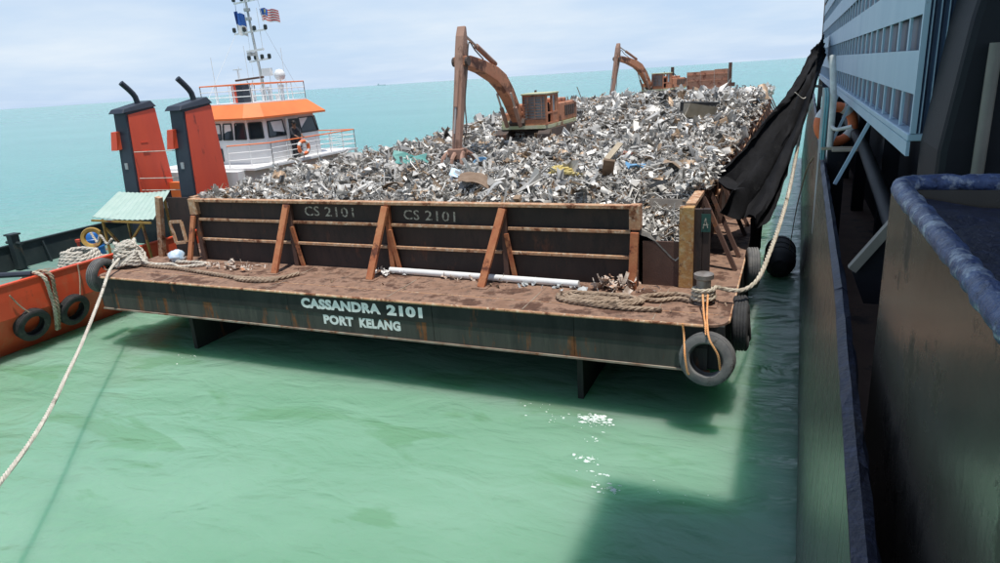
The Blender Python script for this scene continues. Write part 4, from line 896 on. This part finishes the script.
# loose gear on the tug
dm = thing('blue_drum', (-25.9, 18.0, -.93), 'blue plastic drum on the tug deck', 'drum')
MB().lathe([(0, 0), (.34, 0), (.36, .05), (.36, .3), (.38, .32), (.38, .36), (.36, .38), (.36, .62), (.38, .64), (.38, .68), (.36, .7), (.36, .9), (.33, .94), (0, .94)], 20, (-25.9, 18.0, -.93)).build('body', 'blue_plastic', dm, True)
MB().lathe([(0, 0), (.05, 0), (.05, .03), (0, .03)], 8, (-25.75, 17.9, .012)).build('bung', 'tug_white', dm)
yr = MB().lathe([(.26, -.09), (.36, -.12), (.40, 0), (.36, .12), (.26, .09), (.22, 0)], 20, closed=True).build('yellow_fairlead', 'yellow_steel', None, True); yr.location = (-23.9, 16.6, .18); yr.rotation_euler = (R(80), 0, R(40)); tag(yr, 'yellow ring shaped fairlead beside the blue drum', 'fairlead')
pts = []
for k in range(9*14): t = k/14*2*math.pi; pts.append((-22.9+math.cos(t)*(.95-.05*k/14)+rng.gauss(0, .03), 15.3+math.sin(t)*(.85-.04*k/14), -.86+.105*(k/14)+.03*math.sin(3*t)))
rope_thing('rope_coil', pts, .075, 'rope_pale', 'big coil of white rope on the tug deck', 'rope')
rope_thing('deck_rope', [(-23.8, 15.1, -.5), (-23.2, 15.8, -.35), (-22.4, 16.0, -.3), (-21.7, 15.8, -.35)], .07, 'rope_pale', 'white rope slung over the coil on the tug deck')
rope_thing('deck_rope', [(-23.35, 16.2, .5), (-23.1, 16.2, .15), (-22.85, 16.2, .4), (-22.6, 16.2, .1), (-22.3, 16.2, .3)], .045, 'rope_pale', 'pale rope looped under the green awning')
for k, (lab, off_) in enumerate((('worn brown rope fender hanging over the tug bulwark', 0), ('frayed grey rope hanging beside the brown rope fender', .22))):
    rope_thing('rope_fender', [(-21.9, 12.45+off_, -.2), (-21.35, 12.65+off_, .10), (-21.0, 12.75+off_, -.05), (-21.08, 12.85+off_*.7, -.6), (-21.15, 12.9+off_*.5, -1.2), (-21.4, 12.95+off_*.3, -1.9)], .06, ('rope', 'rope_brown')[k], lab)
rope_thing('tyre_lashing', [(-21.1, 13.95, .02), (-21.08, 13.9, -.4), (-21.05, 13.75, -.95)], .025, 'rope_brown', 'thin brown line holding the tug tyre nearest the barge', group='lashings of the tug tyres')
rope_thing('tyre_lashing', [(-21.1, 11.7, -.3), (-21.1, 11.9, -.7), (-21.05, 12.1, -1.0)], .025, 'rope_brown', 'thin brown line holding the tug tyre nearest the left edge', group='lashings of the tug tyres')
rope_thing('tyre_lashing', [(-19.2, 13.7, .04), (-19.5, 13.72, .0), (-19.75, 13.75, .2)], .025, 'rope_brown', 'short line holding the grey tyre on the left corner of the barge')
def lifebuoy(loc, rot, label, k=1.0):
    b = thing('lifebuoy', loc, label, 'lifebuoy', 'lifebuoys'); b.rotation_euler = (0, 0, 0)
    c = [(math.cos(2*math.pi*k/28)*.29, math.sin(2*math.pi*k/28)*.29, 0) for k in range(28)]
    bm_ = Matrix.Translation(loc) @ Euler(rot).to_matrix().to_4x4() @ Matrix.Scale(k, 4)
    MB().tube(c, .085, 10, closed=True).xf(bm_).build('ring', 'lifebuoy', b, True)
    for q in range(4):
        t = [(math.cos(2*math.pi*(q*7+3+e*.8)/28)*.29, math.sin(2*math.pi*(q*7+3+e*.8)/28)*.29, 0) for e in range(4)]
        MB().tube(t, .089, 10).xf(bm_).build('band', 'band_white', b, True)
    return b
lifebuoy((-21.13, 26.0, 2.40), (R(90), 0, R(80)), 'orange lifebuoy on the tug rail in front of the wheelhouse door')
# flags
def flag(name, o, wdt, hgt, cells, label, seed):
    f = thing(name, o, label, 'flag', 'flags on the tug mast'); g = random.Random(seed)
    def pt(u, v): return V(o[0]+u*wdt, o[1]+.10*math.sin(u*7+v)+.05*math.sin(u*13), o[2]-v*hgt-.18*u*u+.04*math.sin(u*9))
    for (nm, u0, u1, v0, v1, mt, push) in cells:
        n = 10; MB().sheet([[pt(u0+(u1-u0)*i/n, v0)+V(0, -push, 0), pt(u0+(u1-u0)*i/n, v1)+V(0, -push, 0)] for i in range(n+1)], .008).build(nm, mt, f)
    return f
cells = [('stripe', 0, 1, k/10, (k+1)/10, ('flag_red', 'flag_white')[k % 2], 0) for k in range(10)]+[('canton', 0, .48, 0, .5, 'flag_blue', .012), ('emblem', .16, .32, .12, .38, 'flag_yellow', .024)]
flag('ensign', (mx_+.72, my_, 8.75), 1.0, .55, cells, 'red and white striped flag on the right of the tug mast', 1)
flag('signal_flag', (mx_-.85, my_, 8.75), .55, 1.0, [('stripe', 0, 1, 0, .55, 'flag_blue', 0), ('stripe', 0, 1, .55, 1, 'flag_white', 0)], 'blue and white flag on the left of the tug mast', 2)

# a crew member leaning at the wheelhouse door
def person(loc, rz, label, J, mats, hairmat):
    """J: joint name -> (pos, radius); bones listed below. One skinned surface."""
    bones = [('pelvis', 'belly'), ('belly', 'chest'), ('chest', 'neck'), ('neck', 'head'), ('head', 'crown'), ('chest', 'shl'), ('shl', 'ell'), ('ell', 'wrl'), ('wrl', 'hal'), ('chest', 'shr'), ('shr', 'elr'), ('elr', 'wrr'), ('wrr', 'har'),
             ('pelvis', 'hil'), ('hil', 'knl'), ('knl', 'anl'), ('anl', 'tol'), ('pelvis', 'hir'), ('hir', 'knr'), ('knr', 'anr'), ('anr', 'tor')]
    names = list(J); idx = {n: i for i, n in enumerate(names)}
    me = bpy.data.meshes.new('body'); me.from_pydata([J[n][0] for n in names], [(idx[a], idx[b]) for a, b in bones], [])
    ob = bpy.data.objects.new('body', me); col.objects.link(ob)
    sk = ob.modifiers.new('skin', 'SKIN'); sk.use_smooth_shade = True; sv = me.skin_vertices[0].data
    for n in names: r = J[n][1]; sv[idx[n]].radius = (r, r) if not isinstance(r, tuple) else r; sv[idx[n]].use_root = (n == 'pelvis')
    sub = ob.modifiers.new('sub', 'SUBSURF'); sub.levels = 2; sub.render_levels = 2
    dg = bpy.context.evaluated_depsgraph_get(); dg.update(); m2 = bpy.data.meshes.new_from_object(ob.evaluated_get(dg)); bpy.data.objects.remove(ob)
    p = thing('person', loc, label, 'person'); p.rotation_euler = (0, 0, rz)
    m2.materials.clear()
    for q in mats: m2.materials.append(MATS[q])   # shirt, trousers, skin, shoes
    for f in m2.polygons:
        c = f.center; d = {n: (c-V(*J[n][0])).length for n in names}; k = min(d, key=d.get)
        f.material_index = 2 if k in ('neck', 'head', 'crown', 'hal', 'har', 'wrl', 'wrr') else (1 if k in ('pelvis', 'hil', 'hir', 'knl', 'knr', 'anl', 'anr') else (3 if k in ('tol', 'tor') else 0))
        f.use_smooth = True
    b = bpy.data.objects.new('body', m2); col.objects.link(b); b.parent = p
    h = V(*J['head'][0]); hr = MB().lathe([(0, .145), (.055, .135), (.095, .09), (.108, .03), (.100, -.03), (.09, -.05)], 14, (h.x-.015, h.y, h.z+.02)).mesh('hair', hairmat, True)
    o_ = bpy.data.objects.new('hair', hr); col.objects.link(o_); o_.parent = p
    fc = MB().lathe([(0, .02), (.012, .015), (.016, 0), (.012, -.012), (0, -.014)], 8, (h.x+.098, h.y, h.z-.01), 'X').mesh('nose', 'skin', True); o_ = bpy.data.objects.new('nose', fc); col.objects.link(o_); o_.parent = p
    for s in (-1, 1):
        ey = MB().lathe([(0, .014), (.012, .006), (.012, -.006), (0, -.01)], 8, (h.x+.088, h.y+s*.034, h.z+.022), 'X').mesh('eye', 'hair', True); o_ = bpy.data.objects.new('eye', ey); col.objects.link(o_); o_.parent = p
        ea = MB().lathe([(0, .01), (.03, .006), (.03, -.006), (0, -.01)], 8, (h.x-.005, h.y+s*.1, h.z), 'Y').mesh('ear', 'skin', True); o_ = bpy.data.objects.new('ear', ea); col.objects.link(o_); o_.parent = p
    for w_, s in (('hal', 1), ('har', -1)):
        c = V(*J[w_][0])
        for q in range(5):
            a = (-.035+.0175*q) if q < 4 else .045*s
            ln = (.055, .068, .07, .06, .04)[q]
            fg = MB().tube([(c.x, c.y+a, c.z), (c.x+ln*.7, c.y+a*1.15, c.z-.012), (c.x+ln, c.y+a*1.2, c.z-.04)], [.0095, .009, .008], 6).mesh('finger', 'skin', True); o_ = bpy.data.objects.new('finger', fg); col.objects.link(o_); o_.parent = p
    return p
JJ = {'pelvis': ((0, 0, .93), .14), 'belly': ((.03, 0, 1.10), .13), 'chest': ((.08, 0, 1.32), (.14, .15)), 'neck': ((.12, 0, 1.47), .055), 'head': ((.15, 0, 1.60), .095), 'crown': ((.15, 0, 1.68), .075),
      'shl': ((.09, .19, 1.38), .07), 'ell': ((.24, .25, 1.14), .05), 'wrl': ((.44, .16, 1.02), .036), 'hal': ((.50, .14, 1.0), .034), 'shr': ((.09, -.19, 1.38), .07), 'elr': ((.24, -.25, 1.14), .05), 'wrr': ((.44, -.16, 1.02), .036), 'har': ((.50, -.14, 1.0), .034),
      'hil': ((-.02, .10, .88), .10), 'knl': ((.0, .11, .48), .065), 'anl': ((-.03, .12, .08), .045), 'tol': ((.12, .13, .04), .04), 'hir': ((-.02, -.10, .88), .10), 'knr': ((.04, -.11, .48), .065), 'anr': ((.0, -.12, .08), .045), 'tor': ((.15, -.13, .04), .04)}
person((-21.72, 26.1, 1.9), R(-10), 'person in dark clothes standing at the tug wheelhouse door, hands on the rail', JJ, ['cloth_dark', 'cloth_dark', 'skin', 'hair'], 'hair')

# ------------------------------------------------------------------ the ship we stand on (right)
def hx(y): return .245+.03*y if y < 6 else .425+.016*(y-6)   # outer face of the ship's side at the rail
def hb(y): return .36+.006*y                                  # and at the bilge
def hz_(y, z): return hb(y)+(hx(y)-hb(y))*(z+5)/8.06
ship = thing('ship', (4, 12, WATER), 'dark ship side with bulwark and cargo gear along the right edge', 'ship')
YS = [-14, -9, -4, 0, 3.2, 6, 10, 15, 20, 26, 34, 44, 56]
for a, b in zip(YS[:-1], YS[1:]):
    for k, (z0, z1, d) in enumerate(((-5, -.6, .02), (-.594, 1.3, .012), (1.306, 3.06, .0))):
        a2, b2_ = a+.005, b-.005; MB().loft([[(hz_(a2, z)+d, a2, z), (hz_(b2_, z)+d, b2_, z), (hz_(b2_, z)+.05, b2_, z), (hz_(a2, z)+.05, a2, z)] for z in (z0, z1)]).build('shell_plate', 'ship_hull', ship)
    n = 14; P = []
    for i in range(n+1):
        y = a+(b-a)*i/n; P.append([(hx(y)+.0, y, 3.10+rng.gauss(0, .004)), (hx(y)+.05, y, 3.125+rng.gauss(0, .008)), (hx(y)+.075+rng.gauss(0, .005), y, 3.105), (hx(y)+.085+rng.gauss(0, .010), y, 3.05+rng.gauss(0, .01))])
    MB().sheet(P, .03).build('bulwark_cap', 'ship_navy', ship)
    MB().loft([[(hz_(a, z)+.052, a, z), (hz_(b, z)+.052, b, z), (8.5, b, z), (8.5, a, z)] for z in (-4, 1.4)]).build('hull_body', 'ship_deck', ship)
# open-topped skip with a worn rounded lip, beside us
BXo = .60; FE = 4.75
MB().box(BXo, BXo+.05, -2.5, FE, 1.405, 4.19).build('skip_side', 'ship_plate', ship)
MB().box(BXo+.05, 4.2, FE-.05, FE, 1.405, 4.19).build('skip_end', 'ship_plate', ship)
lip = spline([(BXo+.02, -2.5, 4.23), (BXo+.02, 1, 4.23), (BXo+.02, 3.4, 4.23), (BXo+.02, FE-.25, 4.23), (BXo+.09, FE-.07, 4.23), (BXo+.28, FE-.01, 4.23), (BXo+1.5, FE-.01, 4.23), (4.2, FE-.01, 4.23)], .06)
MB().tube(lip, [.050+rng.gauss(0, .004) for _ in lip], 14).build('skip_lip', 'lip_blue', ship, True)
grid = [[(BXo+.09+(3.5)*i/10, -2.4+(FE+2.3)*j/16, 4.14-.10*math.sin(math.pi*min(1, i/10+.02))+.02*math.sin(i*2.1+j*1.3)) for j in range(17)] for i in range(11)]
MB().sheet(grid, .02).build('skip_cover', 'ship_navy', ship)
# guard house on brackets: sill, broad pale strips, close upright bars, dark panel behind, ribbed end
def gx_(y): return 1.07+.002*y
GY0, GY1 = 7.55, 36.0
ROWS = [(4.60, 5.00), (5.32, 5.72), (6.04, 6.44), (6.76, 7.16)]
def along(x0, x1, y0, y1, z0, z1): return MB().prism([(gx_(y0)+x0, y0, z0), (gx_(y0)+x1, y0, z0), (gx_(y1)+x1, y1, z0), (gx_(y1)+x0, y1, z0)], (0, 0, z1-z0))
cm = MB().prism([(1.85, 8.6, 1.402), (1.95, 48, 1.402), (8, 48, 1.402), (8, 8.6, 1.402)], (0, 0, 2.76)).build('shade_coaming', 'ship_dark', ship)  # dark block added to keep the sun off the deck under the house
gh = thing('guard_house', (1.9, 18, 1.4), 'pale blue barred screen house standing over the ship bulwark', 'structure')
along(.06, .12, GY0+.02, GY1, 4.2, 7.3).build('back_panel', 'ship_midblue', gh)
along(-.05, 5.4, GY0-.02, GY1, 4.17, 4.24).build('sill', 'ship_paleblue', gh, bevel=.012)
along(-.05, -.02, GY0-.02, GY1, 4.03, 4.168).build('sill_lip', 'ship_paleblue', gh)
for z0, z1 in ROWS:
    yy = np.linspace(GY0, GY1, 5)
    for a, b in zip(yy[:-1], yy[1:]): along(-.02, .0, a+.004, b-.004, z0, z1).build('strip', 'ship_paleblue', gh)
along(-.03, 5.5, GY0+.05, GY1, 7.3, 7.4).build('roof', 'ship_paleblue', gh)
along(.125, 5.4, GY0+.06, GY1-.05, 4.245, 7.295).build('house_body', 'ship_midblue', gh)
barm = MB().box(-.012, .012, -.05, .05, 0, 1).mesh('upright_bar', 'ship_paleblue')
gaps = [(4.242, 4.598), (5.002, 5.318), (5.722, 6.038), (6.442, 6.758)]
y = GY0+.12
while y < GY1:
    for z0, z1 in gaps: place(barm, 'upright_bar', gh, (gx_(y)+.0, y, z0), (0, 0, 0), (1, 1, z1-z0))
    y += .82
# ribbed end wall facing us
x0 = gx_(GY0); n = 12
for k in range(n):
    a = x0+.02+k*.062; MB().prism([(a, GY0, 4.243), (a+.012, GY0-.022, 4.243), (a+.036, GY0-.022, 4.243), (a+.048, GY0, 4.243), (a+.0615, GY0, 4.243), (a+.0615, GY0+.015, 4.243), (a, GY0+.015, 4.243)], (0, 0, 3.05)).build('ribbed_panel', 'ship_midblue', gh)
    MB().box(a+.020, a+.028, GY0-.028, GY0-.0225, 4.243, 7.29).build('rib', 'ship_paleblue', gh)
MB().box(x0-.03, x0+.018, GY0-.03, GY0+.02, 4.243, 7.3).build('corner_post', 'ship_paleblue', gh)
for y in (11.4, 15.6, 20, 25): MB().bar((hx(y)+.16, y, 3.12), (gx_(y)+.0, y, 4.10), .05, .05).build('brace', 'ship_paleblue', gh)
b2 = MB().bar((hx(6.3)+.13, 6.3, 3.22), (.98, 6.3, 3.86), .07, .10, up=(0, 1, 0)).build('bracket', 'ship_beige', gh)
MB().prism([(hx(6.3)+.14, 6.34, 3.18), (.98, 6.34, 3.80), (.98, 6.34, 2.9), (hx(6.3)+.25, 6.34, 2.9)], (0, .02, 0)).build('web_plate', 'ship_dark', gh)
for y in (9, 13, 18, 23, 28): MB().box(gx_(y)+.35, gx_(y)+.6, y-.12, y+.12, 1.402, 4.165).build('leg', 'ship_dark', gh)
MB().box(gx_(36)-.05, gx_(36)+.12, 36.05, 36.35, 1.402, 9.2).build('end_post', 'ship_beige', gh)
MB().box(gx_(36)+.10, gx_(36)+.9, 36.06, 36.6, 3.2, 7.3).build('end_panel', 'ship_midblue', gh)
# pipe on deck
pp = MB().tube([(1.12, 7.5, 3.02), (1.20, 10.1, 3.12), (1.22, 13.5, 3.40), (1.3, 20, 3.45)], .10, 12).build('pipe', 'ship_dark', None, True); tag(pp, 'thick dark pipe running along the ship deck below the screen house', 'pipe')
# cargo crane: dark tapered column beside us carrying a tall unseen house, sized to throw the shadow on the water
cr_ = thing('deck_crane', (3.5, 6.8, 1.4), 'dark steel crane column at the top right corner', 'crane')
MB().loft([[(1.12, 6.5, 1.402), (5.5, 6.5, 1.402), (5.5, 7.45, 1.402), (1.12, 7.45, 1.402)], [(1.13, 6.5, 4.2), (5.5, 6.5, 4.2), (5.5, 7.45, 4.2), (1.13, 7.45, 4.2)], [(1.24, 6.5, 5.2), (5.5, 6.5, 5.2), (5.5, 7.45, 5.2), (1.24, 7.45, 5.2)], [(1.36, 6.5, 5.9), (5.5, 6.5, 5.9), (5.5, 7.45, 5.9), (1.36, 7.45, 5.9)], [(1.4, 6.5, 9.5), (5.5, 6.5, 9.5), (5.5, 7.45, 9.5), (1.4, 7.45, 9.5)]]).build('column', 'ship_dark', cr_, bevel=.06)
MB().box(.95, 6.5, -6, 8.1, 9.51, 19.8).build('machinery_house', 'ship_dark', cr_, bevel=.08)
MB().tube([(1.395, 6.42, 4.0), (1.40, 6.42, 5.02)], .045, 10).build('post', 'ship_beige', cr_, True)
# gear at the far part of the bulwark
st = thing('rail_post', (hx(14.5)+.35, 14.5, 1.4), 'off white pipe post with a bent arm on the ship bulwark', 'post')
MB().tube([(.72, 14.6, 1.42), (.72, 14.6, 4.2), (.66, 14.9, 5.0)], .06, 10).build('post', 'band_white', st, True)
MB().tube(spline([(.72, 14.6, 3.72), (.8, 14.4, 3.66), (1.05, 14.3, 3.72)], .06), .035, 8).build('arm', 'band_white', st, True)
MB().tube([(.62, 15.3, 1.42), (.62, 15.3, 4.4)], .08, 10).build('post', 'light_grey', st, True)
lifebuoy((.87, 16.0, 3.62), (R(82), 0, R(20)), 'orange lifebuoy with pale bands hung on the ship below the screen house', 1.22)
for k, x in enumerate((.56, .60)): tag(MB().tube(spline([(x, 14.0, 3.15), (x, 14.1, 3.6), (x+.02, 14.4, 4.2), (x+.02, 15, 4.4)], .12), .02, 6).build('hose', 'hose_teal'), ('teal hose standing on the bulwark nearest the water', 'teal hose beside the off white post')[k], 'hose', 'teal hoses')
pl = thing('timber_plank', (.85, 14.0, 3.35), 'pale timber planks laid across the ship rail below the lifebuoy', 'plank')
MB().box(.55, 1.2, 13.9, 14.05, 3.34, 3.38).build('plank', 'scrap_tan', pl); MB().box(.72, 1.25, 13.7, 13.84, 3.33, 3.37).build('plank', 'fender_beige', pl)
MB().box(.66, .95, 13.75, 14.1, 1.402, 3.33).build('trestle', 'ship_dark', pl)
# fenders in the gap
fd = thing('ship_fender', (-.1, 25.5, WATER), 'big black rubber fender floating between ship and barge', 'fender')
MB().lathe([(0, -1.6), (.25, -1.55), (.46, -1.25), (.52, -.9), (.52, .9), (.46, 1.25), (.25, 1.55), (0, 1.6)], 20, (-.08, 25.6, -1.85), 'Y').build('body', 'fender_black', fd, True)
for q in (-.7, 0, .7): MB().lathe([(.50, -.05), (.54, -.05), (.54, .05), (.50, .05)], 20, (-.08, 25.6+q, -1.85), 'Y', closed=True).build('band', 'tyre', fd)
fb = MB().lathe([(0, -.5), (.24, -.5), (.27, -.42), (.27, .42), (.24, .5), (.10, .5), (.10, -.4), (0, -.4)], 18, (0, 0, 0)).build('hanging_fender', 'fender_beige', None, True); fb.location = (-.62, 30, -.35); fb.rotation_euler = (R(6), 0, 0); tag(fb, 'beige cylindrical fender hanging on the far right side of the barge', 'fender')
# black tarpaulin slung from the ship's end post to the barge wall
TL_ = [(.92, 28.9, 5.75), (.46, 24.0, 5.05), (-.02, 22.8, 4.22), (-.66, 21.6, 3.52), (-1.32, 20.7, 2.6), (-1.85, 20.2, 2.08)]
TR_ = [(1.05, 28.9, 5.0), (.58, 22.6, 4.30), (.36, 21.5, 3.25), (.08, 20.4, 2.25), (-.25, 19.4, 1.25), (-.50, 18.9, .75)]
Lc, Rc = spline(TL_, .12), spline(TR_, .12); n = 46
def samp(c, t): q = t*(len(c)-1); i = min(int(q), len(c)-2); return c[i].lerp(c[i+1], q-i)
grid = []
for i in range(n+1):
    t = i/n; a, b = samp(Lc, t), samp(Rc, t); row = []
    for j in range(31):
        s = j/30; p = a.lerp(b, s); am = .04+.15*t
        rag = .10*math.sin(j*2.7)*max(0, (t-.85)/.15)
        row.append(p+V(.5*am*math.sin(s*23+t*9), am*math.sin(s*16+t*5)+.03*math.sin(s*41), -am*1.3*math.sin(math.pi*s)+.8*am*math.sin(s*19+t*6)+.06*math.sin(t*17+s*9)*t+.035*math.sin(s*37+t*21)+rag)+V(rng.gauss(0, .012), rng.gauss(0, .02), rng.gauss(0, .02)))
    grid.append(row)
tag(MB().sheet(grid, .012).build('tarpaulin', 'tarp', None, True), 'black tarpaulin slung from the ship down to the barge wall', 'tarpaulin', 'black tarpaulins')
grid = []
for i in range(17):
    t = i/16; row = []
    for j in range(15):
        s = j/14; top_ = V(-2.08+.0*s, 18.6+2.4*s, 2.02); mid = V(-1.35+.55*s, 18.5+2.0*s, 1.85-.5*s); bot = V(-1.55+.75*s, 18.2+1.6*s, 1.15-.45*s)
        p = top_.lerp(mid, t*2) if t < .5 else mid.lerp(bot, t*2-1)
        row.append(p+V(.06*math.sin(s*9+t*4), .05*math.sin(t*9+s*3), .06*math.sin(s*7+t*8)+.05*math.sin(t*13)))
    grid.append(row)
tag(MB().sheet(grid, .012).build('tarpaulin', 'tarp', None, True), 'bunched black tarpaulin end draped over the barge side wall', 'tarpaulin', 'black tarpaulins')
grid = [[(-.62+.02*math.sin(j*1.3+i*.4)-.25*(1-j/10), 19.3+.22*j+.03*math.sin(i), 1.1-1.6*i/12-.25*(1-j/10)) for j in range(11)] for i in range(13)]
tag(MB().sheet(grid, .012).build('tarpaulin', 'tarp', None, True), 'black sheet hanging down the barge side below the tarpaulin', 'tarpaulin', 'black tarpaulins')
rope_thing('thin_line', [(.6, 24.5, 4.6), (.35, 22, 3.9), (.05, 20.8, 4.1)], .012, 'rope_pale', 'thin pale line looped in front of the tarpaulin')
rope_thing('thin_line', [(.42, 13.9, 3.2), (.36, 16, 2.6), (.28, 20, 1.0), (.2, 24, -1.2)], .014, 'rope_brown', 'thin dark line hanging beside the ship hull')

# far ships on the horizon
for (x, y, l_, lab) in ((-4950, 7800, 120, 'tiny pale ship on the horizon right of the tug wheelhouse'),):
    s_ = thing('distant_ship', (x, y, WATER), lab, 'ship')
    MB().prism([(x-l_/2, y, WATER-1), (x+l_/2-12, y, WATER-1), (x+l_/2, y, WATER+9), (x-l_/2, y, WATER+8)], (0, 20, 0)).build('hull', 'far_grey', s_)
    MB().box(x-l_/2+6, x-l_/2+26, y+3, y+17, WATER+8, WATER+24).build('superstructure', 'far_grey', s_)
